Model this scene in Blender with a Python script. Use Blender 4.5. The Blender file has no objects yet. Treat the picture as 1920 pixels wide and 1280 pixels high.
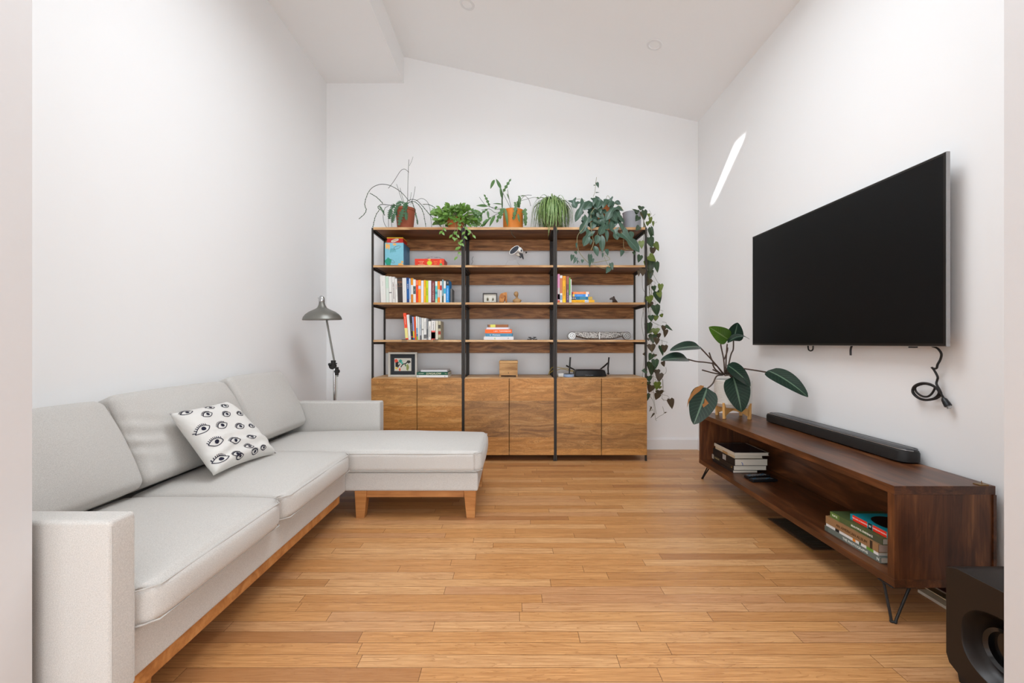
import bpy, bmesh, math, random
from mathutils import Vector, Matrix, noise

# ------------------------------------------------------------------ camera, world, light
scene = bpy.context.scene
COL = scene.collection
F, CX, CY, CH = 800.0, 961.0, 643.0, 1.044          # focal length in px of a 1920 wide frame, horizon, camera height
cam_d = bpy.data.cameras.new('camera'); cam = bpy.data.objects.new('camera', cam_d); COL.objects.link(cam)
cam_d.sensor_width = 36.0; cam_d.lens = 36.0*F/1920.0; cam_d.clip_start = 0.02
cam_d.shift_x = -(CX-960)/1920.0; cam_d.shift_y = (CY-640)/1920.0
cam.location = (0, 0, CH); cam.rotation_euler = (math.pi/2, 0, 0)
scene.camera = cam
w = bpy.data.worlds.new('World'); scene.world = w; w.use_nodes = True
w.node_tree.nodes['Background'].inputs[0].default_value = (0.75, 0.87, 1.0, 1)
w.node_tree.nodes['Background'].inputs[1].default_value = 0.6
vs = scene.view_settings
vs.view_transform = 'Standard'; vs.look = 'None'; vs.gamma = 1.0; vs.use_curve_mapping = False
vs.exposure = 0.90
scene.cycles.use_denoising = True
scene.cycles.max_bounces = 12; scene.cycles.diffuse_bounces = 9; scene.cycles.sample_clamp_indirect = 6.0

def area(name, loc, rot, sx, sy, power, color=(1, 1, 1), spread=180):
    d = bpy.data.lights.new(name, 'AREA'); d.shape = 'RECTANGLE'; d.size = sx; d.size_y = sy
    d.energy = power; d.color = color; d.spread = math.radians(spread)
    o = bpy.data.objects.new(name, d); COL.objects.link(o); o.location = loc; o.rotation_euler = rot
    return o
R90 = math.pi/2
# roof and side lamps are added fill; rear lamp stands for presumed windows behind
area('roof_fill', (0.10, 1.85, 3.57), (0, 0.06, 0), 1.7, 1.25, 31, (0.88, 0.94, 1.0), spread=162)  # added above the frame in place of a flash bounced off the ceiling
area('rear_window_daylight', (0.0, -2.7, 1.5), (R90+math.radians(14), 0, 0), 5.0, 2.8, 110, (0.83, 0.92, 1.0))
area('left_side_fill', (-2.6, -0.6, 1.7), (0, -R90, 0), 2.2, 2.4, 3, (0.86, 0.93, 1.0))
area('right_side_fill', (2.6, -0.6, 1.7), (0, R90, 0), 2.2, 2.4, 3, (0.86, 0.93, 1.0))
SUN = Vector((-0.56, -0.95, 0.66)).normalized()      # towards the sun
sd = bpy.data.lights.new('sun', 'SUN'); sd.energy = 14; sd.angle = math.radians(1.0)
so = bpy.data.objects.new('sun', sd); COL.objects.link(so); so.location = (-3, -3, 7)
so.rotation_euler = SUN.to_track_quat('Z', 'Y').to_euler()

# ------------------------------------------------------------------ helpers
def lin(c):
    if isinstance(c, str):
        c = [int(c[i:i+2], 16)/255 for i in (0, 2, 4)]
        c = [x/12.92 if x <= 0.04045 else ((x+0.055)/1.055)**2.4 for x in c]
    return (c[0], c[1], c[2], 1.0)

def P(x, y, Y):                                       # a measured point at depth Y
    return Vector(((x-CX)/F*Y, Y, CH-(y-CY)/F*Y))
def WP(x, y, X=1.815):                                # a measured point on a plane parallel to the right wall
    Y = X*F/(x-CX); return Vector((X, Y, CH-(y-CY)/F*Y))

class MB:
    def __init__(s): s.v = []; s.f = []; s.mi = []; s.uv = {}; s.cur = 0
    def add(s, vs_, fs_, mi=None, uvs=None):
        b = len(s.v); s.v += [Vector(p) for p in vs_]
        for f in fs_: s.f.append([b+i for i in f]); s.mi.append(s.cur if mi is None else mi)
        if uvs:
            for i, u in enumerate(uvs): s.uv[b+i] = u
    def box(s, x0, x1, y0, y1, z0, z1, mi=None):
        s.add([(x0,y0,z0),(x1,y0,z0),(x1,y1,z0),(x0,y1,z0),(x0,y0,z1),(x1,y0,z1),(x1,y1,z1),(x0,y1,z1)],
              [(0,3,2,1),(4,5,6,7),(0,1,5,4),(1,2,6,5),(2,3,7,6),(3,0,4,7)], mi)
        return s
    def hexa(s, p8, mi=None):
        s.add(p8, [(0,3,2,1),(4,5,6,7),(0,1,5,4),(1,2,6,5),(2,3,7,6),(3,0,4,7)], mi); return s
    def prism(s, poly, off, mi=None):                 # closed polygon extruded by vector off
        n = len(poly); off = Vector(off)
        s.add([Vector(p) for p in poly]+[Vector(p)+off for p in poly],
              [tuple(range(n))[::-1], tuple(range(n, 2*n))]+[(i, (i+1) % n, n+(i+1) % n, n+i) for i in range(n)], mi)
        return s
    def tube(s, pts, r, n=8, closed=False, mi=None, caps=True):
        pts = [Vector(p) for p in pts]; m = len(pts)
        rr = r if isinstance(r, (list, tuple)) else [r]*m
        up = Vector((0.13, 0.27, 0.95)); vs_ = []; prev = None
        for i, p in enumerate(pts):
            if closed: t = pts[(i+1) % m]-pts[i-1]
            else: t = pts[min(i+1, m-1)]-pts[max(i-1, 0)]
            if t.length < 1e-9: t = Vector((0, 0, 1))
            t.normalize()
            if prev is None:
                a = t.cross(up)
                if a.length < 1e-3: a = t.cross(Vector((1, 0, 0)))
            else:
                a = prev - t*prev.dot(t)
                if a.length < 1e-6: a = t.cross(up)
            a.normalize(); prev = a; b = t.cross(a)
            for k in range(n):
                q = 2*math.pi*k/n; vs_.append(p+(a*math.cos(q)+b*math.sin(q))*rr[i])
        fs_ = []
        for i in range(m if closed else m-1):
            j = (i+1) % m
            for k in range(n):
                fs_.append((i*n+k, i*n+(k+1) % n, j*n+(k+1) % n, j*n+k))
        if not closed and caps:
            fs_.append(tuple(range(n))[::-1]); fs_.append(tuple(range((m-1)*n, m*n)))
        s.add(vs_, fs_, mi); return s
    def lathe(s, prof, c, n=32, mi=None, axis=None):  # prof [(r, z)] about vertical through c
        c = Vector(c); M = Matrix.Identity(3) if axis is None else Vector(axis).normalized().to_track_quat('Z', 'Y').to_matrix()
        vs_ = []
        for r, z in prof:
            for k in range(n):
                q = 2*math.pi*k/n; vs_.append(c + M @ Vector((r*math.cos(q), r*math.sin(q), z)))
        m = len(prof); fs_ = []
        for i in range(m-1):
            for k in range(n):
                fs_.append((i*n+k, i*n+(k+1) % n, (i+1)*n+(k+1) % n, (i+1)*n+k))
        if prof[0][0] > 1e-5: fs_.append(tuple(range(n))[::-1])
        if prof[-1][0] > 1e-5: fs_.append(tuple(range((m-1)*n, m*n)))
        s.add(vs_, fs_, mi); return s
    def build(s, name, mats, parent=None, smooth=False, bevel=0, weld=False, subsurf=0):
        me = bpy.data.meshes.new(name)
        off = Vector(parent['_o']) if (parent is not None and '_o' in parent) else Vector((0, 0, 0))
        me.from_pydata([tuple(v-off) for v in s.v], [], s.f)
        if not isinstance(mats, (list, tuple)): mats = [mats]
        for m in mats: me.materials.append(m)
        me.polygons.foreach_set('material_index', s.mi)
        if s.uv:
            ul = me.uv_layers.new(name='UVMap')
            for l in me.loops:
                if l.vertex_index in s.uv: ul.data[l.index].uv = s.uv[l.vertex_index]
        if weld:
            bm = bmesh.new(); bm.from_mesh(me); bmesh.ops.remove_doubles(bm, verts=bm.verts, dist=1e-5)
            bmesh.ops.recalc_face_normals(bm, faces=bm.faces); bm.to_mesh(me); bm.free()
        if smooth:
            me.polygons.foreach_set('use_smooth', [True]*len(me.polygons))
            if smooth != 'full':
                try: me.set_sharp_from_angle(angle=math.radians(40))
                except Exception: pass
        me.update()
        o = bpy.data.objects.new(name, me); COL.objects.link(o)
        if parent is not None: o.parent = parent; o['_o'] = tuple(off)
        if bevel:
            b = o.modifiers.new('bevel', 'BEVEL'); b.width = bevel; b.segments = 2; b.limit_method = 'ANGLE'
        return o

def tag(o, label=None, cat=None, group=None, kind=None):
    if label: o['label'] = label
    if cat: o['category'] = cat
    if group: o['group'] = group
    if kind: o['kind'] = kind
    return o
def thing(name, label, cat, loc, group=None, rot=None):   # Empty at the base; parts of unrotated things are given in world coordinates
    o = bpy.data.objects.new(name, None); COL.objects.link(o); o.empty_display_size = 0.05
    o.location = loc
    if rot: o.rotation_euler = rot
    else: o['_o'] = tuple(loc)
    return tag(o, label, cat, group)
def struct(mb, name, m, **k): return tag(mb.build(name, m, **k), kind='structure')
def text(s, size, loc, M, m, parent, name='lettering', depth=0.0004, align='CENTER', sx=1.0, bold=0.0):
    cu = bpy.data.curves.new(name, 'FONT'); cu.body = s; cu.size = size; cu.extrude = depth; cu.align_x = align; cu.align_y = 'CENTER'
    cu.offset = bold; cu.resolution_u = 2
    t = bpy.data.objects.new(name, cu); COL.objects.link(t)
    me = bpy.data.meshes.new_from_object(t); bpy.data.objects.remove(t)
    off = Vector(parent['_o']) if '_o' in parent else Vector((0, 0, 0))
    T = Matrix.Translation(Vector(loc)-off) @ M.to_4x4() @ Matrix.Diagonal((sx, 1, 1, 1))
    me.transform(T); me.materials.clear(); me.materials.append(m)
    o = bpy.data.objects.new(name, me); COL.objects.link(o); o.parent = parent
    return o
def frame(xa, ya):                                    # rotation whose columns are text-right, text-up, normal
    xa = Vector(xa).normalized(); ya = Vector(ya).normalized(); za = xa.cross(ya)
    return Matrix((xa, ya, za)).transposed()
TF = frame((1, 0, 0), (0, 0, 1))                      # text that faces the camera side (-Y)

# ------------------------------------------------------------------ materials
class NT:
    def __init__(s, name):
        s.m = bpy.data.materials.new(name); s.m.use_nodes = True; s.t = s.m.node_tree; s.b = s.t.nodes['Principled BSDF']
    def n(s, typ, **kw):
        nd = s.t.nodes.new(typ)
        for k, v in kw.items(): setattr(nd, k, v)
        return nd
    def l(s, a, b): s.t.links.new(a, b)
    def math(s, op, a, b=None, c=None):
        nd = s.n('ShaderNodeMath', operation=op)
        for i, x in enumerate((a, b, c)):
            if x is None: continue
            if isinstance(x, (int, float)): nd.inputs[i].default_value = x
            else: s.l(x, nd.inputs[i])
        return nd.outputs[0]
    def noise(s, vec, scale, detail=4, rough=0.5, dist=0):
        nd = s.n('ShaderNodeTexNoise'); nd.inputs['Scale'].default_value = scale; nd.inputs['Detail'].default_value = detail
        nd.inputs['Roughness'].default_value = rough; nd.inputs['Distortion'].default_value = dist
        if vec is not None: s.l(vec, nd.inputs['Vector'])
        return nd.outputs['Fac']
    def mapping(s, vec, scale=(1, 1, 1), loc=(0, 0, 0)):
        nd = s.n('ShaderNodeMapping'); nd.inputs['Scale'].default_value = scale; nd.inputs['Location'].default_value = loc
        s.l(vec, nd.inputs['Vector']); return nd.outputs[0]
    def ramp(s, fac, stops):
        nd = s.n('ShaderNodeValToRGB'); e = nd.color_ramp.elements
        while len(e) < len(stops): e.new(0.5)
        for i, (p, c) in enumerate(stops): e[i].position = p; e[i].color = lin(c)
        s.l(fac, nd.inputs[0]); return nd.outputs[0]
    def mix(s, fac, a, b, mode='MIX'):
        nd = s.n('ShaderNodeMix', data_type='RGBA', blend_type=mode)
        for sock, x in ((nd.inputs[0], fac), (nd.inputs[6], a), (nd.inputs[7], b)):
            if isinstance(x, (int, float)): sock.default_value = x
            elif isinstance(x, (tuple, str, list)): sock.default_value = lin(x)
            else: s.l(x, sock)
        return nd.outputs[2]
    def bump(s, h, strength=0.3, dist=0.002):
        nd = s.n('ShaderNodeBump'); nd.inputs['Strength'].default_value = strength; nd.inputs['Distance'].default_value = dist
        s.l(h, nd.inputs['Height']); s.l(nd.outputs[0], s.b.inputs['Normal'])
    def col(s, c): s.l(c, s.b.inputs['Base Color'])
    def set(s, rough=0.5, metal=0, spec=0.5, **k):
        s.b.inputs['Roughness'].default_value = rough; s.b.inputs['Metallic'].default_value = metal
        s.b.inputs['Specular IOR Level'].default_value = spec
        return s
_mc = {}
def plain(c, rough=0.6, metal=0, spec=0.4, var=0.06, scale=60):
    key = (c if isinstance(c, str) else tuple(c), rough, metal, spec)
    if key in _mc: return _mc[key]
    t = NT('plain'); t.set(rough, metal, spec)
    tc = t.n('ShaderNodeTexCoord').outputs['Object']
    f = t.noise(tc, scale, 3)
    L = lin(c); d = tuple(max(0, x*(1-var)) for x in L[:3]); h = tuple(min(1, x*(1+var)) for x in L[:3])
    t.col(t.mix(f, d, h)); _mc[key] = t.m
    return t.m

def wall_mat(name, c):
    t = NT(name); t.set(0.62, 0, 0.25)
    tc = t.n('ShaderNodeTexCoord').outputs['Object']
    t.col(t.mix(t.noise(tc, 1.3, 2), tuple(x*0.985 for x in lin(c)[:3]), lin(c)[:3]))
    t.bump(t.noise(tc, 160, 3), 0.08, 0.0008)
    return t.m
M_WALL = wall_mat('wall_paint', (0.87, 0.872, 0.87))
M_CEIL = wall_mat('ceiling_paint', (0.91, 0.912, 0.91))
M_TRIM = plain((0.80, 0.80, 0.80), 0.4, var=0.01)
M_JAMB = plain((0.60, 0.585, 0.58), 0.45, var=0.01)

def floor_mat():
    t = NT('oak_floor'); t.set(0.36, 0, 0.42)
    tc = t.n('ShaderNodeTexCoord').outputs['Object']
    sp = t.n('ShaderNodeSeparateXYZ'); t.l(tc, sp.inputs[0]); X, Y = sp.outputs[0], sp.outputs[1]
    yy = t.math('DIVIDE', Y, 0.0572); row = t.math('FLOOR', yy); fy = t.math('FRACT', yy)
    wn = t.n('ShaderNodeTexWhiteNoise', noise_dimensions='1D'); t.l(row, wn.inputs['W'])
    ln = t.math('MULTIPLY_ADD', wn.outputs['Value'], 0.55, 0.62)
    off = t.math('MULTIPLY', wn.outputs['Value'], 7.31)
    xx = t.math('DIVIDE', t.math('ADD', X, off), ln); bx = t.math('FLOOR', xx); fx = t.math('FRACT', xx)
    cb = t.n('ShaderNodeCombineXYZ'); t.l(row, cb.inputs[0]); t.l(bx, cb.inputs[1])
    w2 = t.n('ShaderNodeTexWhiteNoise', noise_dimensions='2D'); t.l(cb.outputs[0], w2.inputs['Vector'])
    tone = w2.outputs['Value']
    cb2 = t.n('ShaderNodeCombineXYZ'); t.l(t.math('ADD', t.math('MULTIPLY', X, 1.0), t.math('MULTIPLY', tone, 37)), cb2.inputs[0]); t.l(t.math('MULTIPLY', Y, 1.0), cb2.inputs[1]); t.l(t.math('MULTIPLY', tone, 50), cb2.inputs[2])
    g1 = t.noise(t.mapping(cb2.outputs[0], (6, 190, 1)), 1.0, 6, 0.68)
    g2 = t.noise(t.mapping(cb2.outputs[0], (1.6, 20, 1)), 1.0, 3, 0.5, 1.2)
    wv = t.math('FRACT', t.math('MULTIPLY', g2, 9.0))
    wv = t.math('POWER', wv, 7)
    base = t.ramp(tone, [(0.0, 'A8774F'), (0.10, 'B98756'), (0.35, 'CA955F'), (0.6, 'D09C65'), (0.85, 'D8AA77'), (1.0, 'C4946A')])
    c = t.mix(t.math('MULTIPLY', wv, 0.45), base, '84532B')
    c = t.mix(t.math('MULTIPLY', t.math('SUBTRACT', 0.66, g1), 2.0), c, '955F31')
    e1 = t.math('MINIMUM', fy, t.math('SUBTRACT', 1.0, fy))
    gap1 = t.math('LESS_THAN', e1, 0.018)
    e2 = t.math('MULTIPLY', t.math('MINIMUM', fx, t.math('SUBTRACT', 1.0, fx)), ln)
    gap2 = t.math('LESS_THAN', e2, 0.0012)
    gap = t.math('MAXIMUM', gap1, gap2)
    c = t.mix(t.math('MULTIPLY', gap, 0.72), c, '5A3A20')
    t.col(c)
    t.bump(t.math('SUBTRACT', g1, t.math('MULTIPLY', gap, 2.0)), 0.12, 0.0006)
    return t.m
M_FLOOR = floor_mat()

def wood_mat(name, stops, axis='X', seed=0, fine=120, rough=0.5, plank=0, tonevar=0.3, swirl=1.2, spec=0.35, knots=0.35, dark='3A2212', objrand=True, coarse=14):
    t = NT(name); t.set(rough, 0, spec)
    tc = t.n('ShaderNodeTexCoord').outputs['Object']
    oi = t.n('ShaderNodeObjectInfo')
    vo = t.n('ShaderNodeVectorMath', operation='ADD'); t.l(tc, vo.inputs[0])
    cbs = t.n('ShaderNodeCombineXYZ')
    r = t.math('MULTIPLY_ADD', oi.outputs['Random'], 31.0 if objrand else 0.0, seed*3.7)
    for i in range(3): t.l(r, cbs.inputs[i])
    t.l(cbs.outputs[0], vo.inputs[1]); v = vo.outputs[0]
    ai = 'XYZ'.index(axis)
    sc = [1.0]*3; sc[ai] = 0.16
    if plank:
        sp = t.n('ShaderNodeSeparateXYZ'); t.l(tc, sp.inputs[0])
        row = t.math('FLOOR', t.math('DIVIDE', sp.outputs[2], plank))
        wn = t.n('ShaderNodeTexWhiteNoise', noise_dimensions='1D'); t.l(t.math('ADD', row, seed*11.0), wn.inputs['W'])
        cc = t.n('ShaderNodeCombineXYZ'); rr = t.math('MULTIPLY', wn.outputs['Value'], 23.0)
        t.l(rr, cc.inputs[0]); t.l(rr, cc.inputs[1]); t.l(rr, cc.inputs[2])
        va = t.n('ShaderNodeVectorMath', operation='ADD'); t.l(v, va.inputs[0]); t.l(cc.outputs[0], va.inputs[1]); v = va.outputs[0]
    big = t.noise(t.mapping(v, tuple(x*coarse for x in sc)), 1.0, 3, 0.55, swirl)
    big = t.math('MULTIPLY_ADD', t.math('SUBTRACT', big, 0.5), 1.9, 0.5)
    fin = t.noise(t.mapping(v, tuple((x if i != ai else 0.03)*fine for i, x in enumerate(sc))), 1.0, 4, 0.6)
    ring = t.math('FRACT', t.math('MULTIPLY', big, 7.0)); ring = t.math('MULTIPLY', t.math('POWER', ring, 3.0), 0.5)
    c = t.ramp(t.math('ADD', t.math('MULTIPLY', big, 0.62), t.math('MULTIPLY', fin, 0.38)), stops)
    c = t.mix(t.math('MULTIPLY', ring, knots), c, dark)
    if plank:
        c = t.mix(t.math('MULTIPLY', wn.outputs['Value'], tonevar*0.5), c, stops[0][1])
        fr_ = t.math('FRACT', t.math('DIVIDE', sp.outputs[2], plank)); c = t.mix(t.math('MULTIPLY', t.math('LESS_THAN', fr_, 0.018), 0.45), c, dark)
        w2 = t.n('ShaderNodeTexWhiteNoise', noise_dimensions='1D'); t.l(t.math('ADD', row, seed*5.0+77.3), w2.inputs['W'])
        pal = t.ramp(w2.outputs['Value'], [(0.0, '7E5E40'), (0.3, 'A87C4C'), (0.55, 'CC8A42'), (0.8, 'DFAA66'), (1.0, 'B06E34')]); c = t.mix(0.45, c, pal)
        c = t.mix(t.math('MULTIPLY', ring, knots*0.8), c, dark)
    t.col(c); t.bump(fin, 0.12, 0.0006)
    return t.m
MANGO = [(0.22, '6A4420'), (0.40, '9C6C3A'), (0.56, 'C48A4A'), (0.76, 'DCAE70')]
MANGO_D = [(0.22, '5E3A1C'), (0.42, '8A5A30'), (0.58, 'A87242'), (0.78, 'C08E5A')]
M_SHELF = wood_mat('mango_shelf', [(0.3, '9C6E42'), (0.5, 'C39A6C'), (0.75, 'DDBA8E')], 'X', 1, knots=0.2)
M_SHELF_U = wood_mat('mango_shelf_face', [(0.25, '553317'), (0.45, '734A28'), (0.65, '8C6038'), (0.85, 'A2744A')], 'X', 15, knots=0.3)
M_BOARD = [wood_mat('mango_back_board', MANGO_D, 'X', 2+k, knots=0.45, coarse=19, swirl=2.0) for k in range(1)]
M_DOOR = [wood_mat('mango_door_planks', MANGO, 'X', 5.3+k*2.1, plank=p, tonevar=0.72, knots=0.75, rough=0.42, objrand=False, coarse=19, swirl=1.8) for k, p in enumerate((0.098, 0.107, 0.112))]
M_METAL = plain('332E2A', 0.5, 0.3, 0.4)
M_WALNUT = wood_mat('walnut_stained_pine', [(0.22, '351C0E'), (0.48, '522E19'), (0.64, '6A3F23'), (0.85, '8E5C36')], 'Y', 3, knots=0.18, rough=0.33, spec=0.5, dark='220F07')
M_WALNUT_V = wood_mat('walnut_stained_pine_end', [(0.22, '351C0D'), (0.48, '522D17'), (0.64, '6A3E21'), (0.85, '925E36')], 'Z', 4, knots=0.3, rough=0.38, spec=0.45, dark='220F07')
M_OAKLEG = wood_mat('oak_base', [(0.3, '9C6536'), (0.55, 'B57B45'), (0.8, 'C6905A')], 'X', 6, knots=0.12, rough=0.45)
M_BAMBOO = wood_mat('bamboo', [(0.3, 'C58F4C'), (0.55, 'D9A662'), (0.8, 'E5BA7C')], 'Z', 7, knots=0.1)

def fabric_mat(name, c, k=0.10, scale=420):
    t = NT(name); t.set(0.92, 0, 0.12)
    tc = t.n('ShaderNodeTexCoord').outputs['Object']
    n1 = t.noise(tc, scale, 3, 0.7); n2 = t.noise(tc, 900, 2, 0.6)
    f = t.math('ADD', t.math('MULTIPLY', n1, 0.7), t.math('MULTIPLY', n2, 0.3))
    L = lin(c)[:3]
    t.col(t.ramp(f, [(0.34, tuple(x*(1-k) for x in L)), (0.66, tuple(min(1, x*(1+k)) for x in L))]))
    t.bump(f, 0.35, 0.0015)
    try: t.b.inputs['Sheen Weight'].default_value = 0.15
    except Exception: pass
    return t.m
M_SOFA = fabric_mat('sofa_weave', (0.515, 0.495, 0.465), 0.20)
M_PIPE = fabric_mat('sofa_piping', (0.46, 0.44, 0.41), 0.1)
M_COTTON = fabric_mat('cushion_cotton', (0.68, 0.665, 0.63), 0.04, 700)
M_NAVY = plain('14142B', 0.8)

def leaf_mat(name, c1, c2, vein, gloss=0.35, vs_=0.35, side=True, stripe=0.0):
    t = NT(name); t.set(gloss, 0, 0.4)
    uv = t.n('ShaderNodeTexCoord').outputs['UV']
    sp = t.n('ShaderNodeSeparateXYZ'); t.l(uv, sp.inputs[0]); U, V = sp.outputs[0], sp.outputs[1]
    tc = t.n('ShaderNodeTexCoord').outputs['Object']
    au = t.math('ABSOLUTE', t.math('SUBTRACT', U, 0.5))
    c = t.mix(t.noise(tc, 22, 3), c1, c2)
    mid = t.math('LESS_THAN', au, 0.035 if not stripe else stripe)
    if side:
        sv = t.math('FRACT', t.math('MULTIPLY', t.math('SUBTRACT', V, t.math('MULTIPLY', au, 0.45)), 11))
        sv = t.math('MULTIPLY', t.math('LESS_THAN', sv, 0.12), 0.25)
        mid = t.math('MAXIMUM', mid, sv)
    t.col(t.mix(t.math('MULTIPLY', mid, vs_), c, vein))
    try:
        t.b.inputs['Subsurface Weight'].default_value = 0.0
    except Exception: pass
    return t.m
M_LEAF_BIG = leaf_mat('philodendron_leaf', '16261E', '22382C', '7F9B80', 0.3, 0.5)
M_LEAF_BIG2 = leaf_mat('philodendron_young_leaf', '3A5A18', '4C7420', '9DB870', 0.25, 0.4)
M_LEAF_BLUE = leaf_mat('blue_green_leaf', '2C4436', '46624F', '8AA592', 0.3, 0.3)
M_LEAF_BRT = leaf_mat('bright_leaf', '3F6A24', '7BA345', 'A9C878', 0.35, 0.3)
M_LEAF_MID = leaf_mat('cactus_leaf', '2E4A22', '4F7A35', '7FA05A', 0.4, 0.3, side=False)
M_LEAF_FISH = leaf_mat('fishbone_leaf', '33563A', '4C7450', '7FA084', 0.4, 0.2, side=False)
M_LEAF_SPI = leaf_mat('spider_leaf', '3C6422', '5E8838', 'D0DCA0', 0.4, 0.9, side=False, stripe=0.12)
M_LEAF_DRK = leaf_mat('heart_leaf', '1E2F1E', '31482B', '6F8A50', 0.35, 0.25)
M_LEAF_BRN = leaf_mat('heart_leaf_underside', '3A2C20', '4A3A22', '6F6A40', 0.5, 0.2)
M_LEAF_OLV = leaf_mat('heart_leaf_olive', '4C5A18', '66762A', '8FA050', 0.4, 0.2)
M_STEM = plain('2F3A28', 0.6); M_STEMB = plain('8E8A66', 0.6); M_STEMR = plain('4A3A2A', 0.5)
M_DEAD = plain('9C6A38', 0.7)
M_SOIL = plain('2E2218', 0.95, var=0.3)
M_TERRA = plain('9A5238', 0.75, var=0.12, scale=20); M_TERRA2 = plain('C8743A', 0.7, var=0.12, scale=20)
M_GREYPOT = plain('9A9CA2', 0.5, var=0.12, scale=15)
M_WHITEC = plain('DAD7D0', 0.5, var=0.03)
M_BLACK = plain('17171A', 0.4); M_BLACKG = plain('0B0B0C', 0.12, spec=0.6); M_BLACKM = plain('201E1D', 0.55)
M_STEEL = plain('83827C', 0.42, 0.7); M_CHROME = plain('C8C8C8', 0.15, 1.0)
M_SILVER = plain('BCBCBC', 0.3, 0.9)
M_PAPER = plain('D8D0C0', 0.85, var=0.08, scale=300)
M_WHITE = plain('E6E4DF', 0.6); M_YEL = plain('B89A1E', 0.5)
def glass_mat(name, c=(0.95, 0.97, 0.97), rough=0.03):
    t = NT(name); t.set(rough, 0, 0.5); t.b.inputs['Base Color'].default_value = (*c, 1)
    t.b.inputs['Transmission Weight'].default_value = 1.0; t.b.inputs['IOR'].default_value = 1.45
    return t.m
M_ACRYL = glass_mat('clear_acrylic')
# ------------------------------------------------------------------ room shell
XL, XR, YB = -1.83, 1.827, 4.20
def cz(x): return 3.22 + (XR-x)*0.2209                # sloped ceiling
struct(MB().box(-2.75, 2.75, -2.9, 4.35, -0.1, 0.0), 'floor', M_FLOOR)
struct(MB().box(XL-0.15, XR+0.15, YB, YB+0.15, 0, 4.4), 'wall_back', M_WALL)
struct(MB().box(XL-0.15, XL, 1.0, YB, 0, 4.4), 'wall_left', M_WALL)
struct(MB().box(XR, XR+0.15, 1.0, YB, 0, 4.4), 'wall_right', M_WALL)
# sloped ceiling with an added opening for the roof lamp and sun
HX0, HX1, HY0, HY1 = -0.80, 1.34, 1.16, 2.62
c = MB()
def cslab(x0, x1, y0, y1, t=0.12):
    c.hexa([(x0,y0,cz(x0)),(x1,y0,cz(x1)),(x1,y1,cz(x1)),(x0,y1,cz(x0)),(x0,y0,cz(x0)+t),(x1,y0,cz(x1)+t),(x1,y1,cz(x1)+t),(x0,y1,cz(x0)+t)])
cslab(-1.07, HX0, 0.88, YB+0.1); cslab(HX1, XR+0.1, 0.88, YB+0.1); cslab(HX0, HX1, 0.88, HY0); cslab(HX0, HX1, HY1, YB+0.1)
struct(c, 'ceiling', M_CEIL)
struct(MB().box(XL-0.1, -1.07, 0.88, YB, 3.60, 4.4), 'ceiling_soffit', M_CEIL)
# added, unseen light shaft; sheet above it blocks sun except through a shaped slit
sh = MB(); zt = 4.2
for (a, b, c_, d) in ((HX0-0.03, HX0, HY0-0.03, HY1+0.03), (HX1, HX1+0.03, HY0-0.03, HY1+0.03), (HX0, HX1, HY0-0.03, HY0), (HX0, HX1, HY1, HY1+0.03)):
    sh.hexa([(a,c_,cz(a)+0.02),(b,c_,cz(b)+0.02),(b,d,cz(b)+0.02),(a,d,cz(a)+0.02),(a,c_,zt),(b,c_,zt),(b,d,zt),(a,d,zt)])
struct(sh, 'added_roof_shaft', M_WALL)
patch = [WP(x, y, XR) for x, y in ((1412.5, 241), (1376.6, 272.7), (1333.3, 378.8), (1361.8, 362))]
zb = 4.05
hole = []
for p in patch:
    t_ = (zb-p.z)/SUN.z; hole.append(Vector((p.x+SUN.x*t_, p.y+SUN.y*t_, zb)))
cen = sum(hole, Vector())/4
ang = sorted(hole, key=lambda q: math.atan2(q.y-cen.y, q.x-cen.x))
outer = [Vector((x, y, zb)) for x, y in ((HX0-0.6, HY0-0.6), (HX1+0.6, HY0-0.6), (HX1+0.6, HY1+0.6), (HX0-0.6, HY1+0.6))]
outer = sorted(outer, key=lambda q: math.atan2(q.y-cen.y, q.x-cen.x))
from mathutils.geometry import tessellate_polygon
tri = tessellate_polygon([outer, ang])
allp = outer+ang
bl = MB(); bl.add([(p.x, p.y, p.z) for p in allp], [tuple(f) for f in tri]); bl.add([(p.x, p.y, p.z+0.004) for p in allp], [tuple(f) for f in tri])
struct(bl, 'sun_slit_mask', M_WHITE)  # unseen sun blocker, hole cut to throw the wall patch
# opening the camera looks through
struct(MB().box(-2.75, -1.126, 0.88, 1.0, 0, 3.98).box(1.152, 2.75, 0.88, 1.0, 0, 3.98).box(-1.126, 1.152, 0.88, 1.0, 2.75, 3.98), 'wall_front', M_JAMB)
# room behind the camera
struct(MB().box(-2.9, 2.9, -3.0, -2.85, 0, 3.5).box(-2.9, -2.75, -3.0, 1.0, 0, 3.5).box(2.75, 2.9, -3.0, 1.0, 0, 3.5), 'wall_rear', M_WALL)
struct(MB().box(-2.9, 2.9, -3.0, 0.88, 3.3, 3.45), 'ceiling_rear', M_CEIL)
# baseboards
def bboard(name, poly0, off): struct(MB().prism(poly0, off), name, M_TRIM)
bboard('baseboard_back', [(XL, YB, 0), (XL, YB-0.014, 0), (XL, YB-0.014, 0.095), (XL, YB-0.006, 0.112), (XL, YB, 0.112)], (XR-XL, 0, 0))
bboard('baseboard_right', [(XR, 1.0, 0), (XR-0.014, 1.0, 0), (XR-0.014, 1.0, 0.095), (XR-0.006, 1.0, 0.112), (XR, 1.0, 0.112)], (0, YB-1.014, 0))
bboard('baseboard_left', [(XL, 1.0, 0), (XL+0.014, 1.0, 0), (XL+0.014, 1.0, 0.095), (XL+0.006, 1.0, 0.112), (XL, 1.0, 0.112)], (0, YB-1.014, 0))
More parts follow.
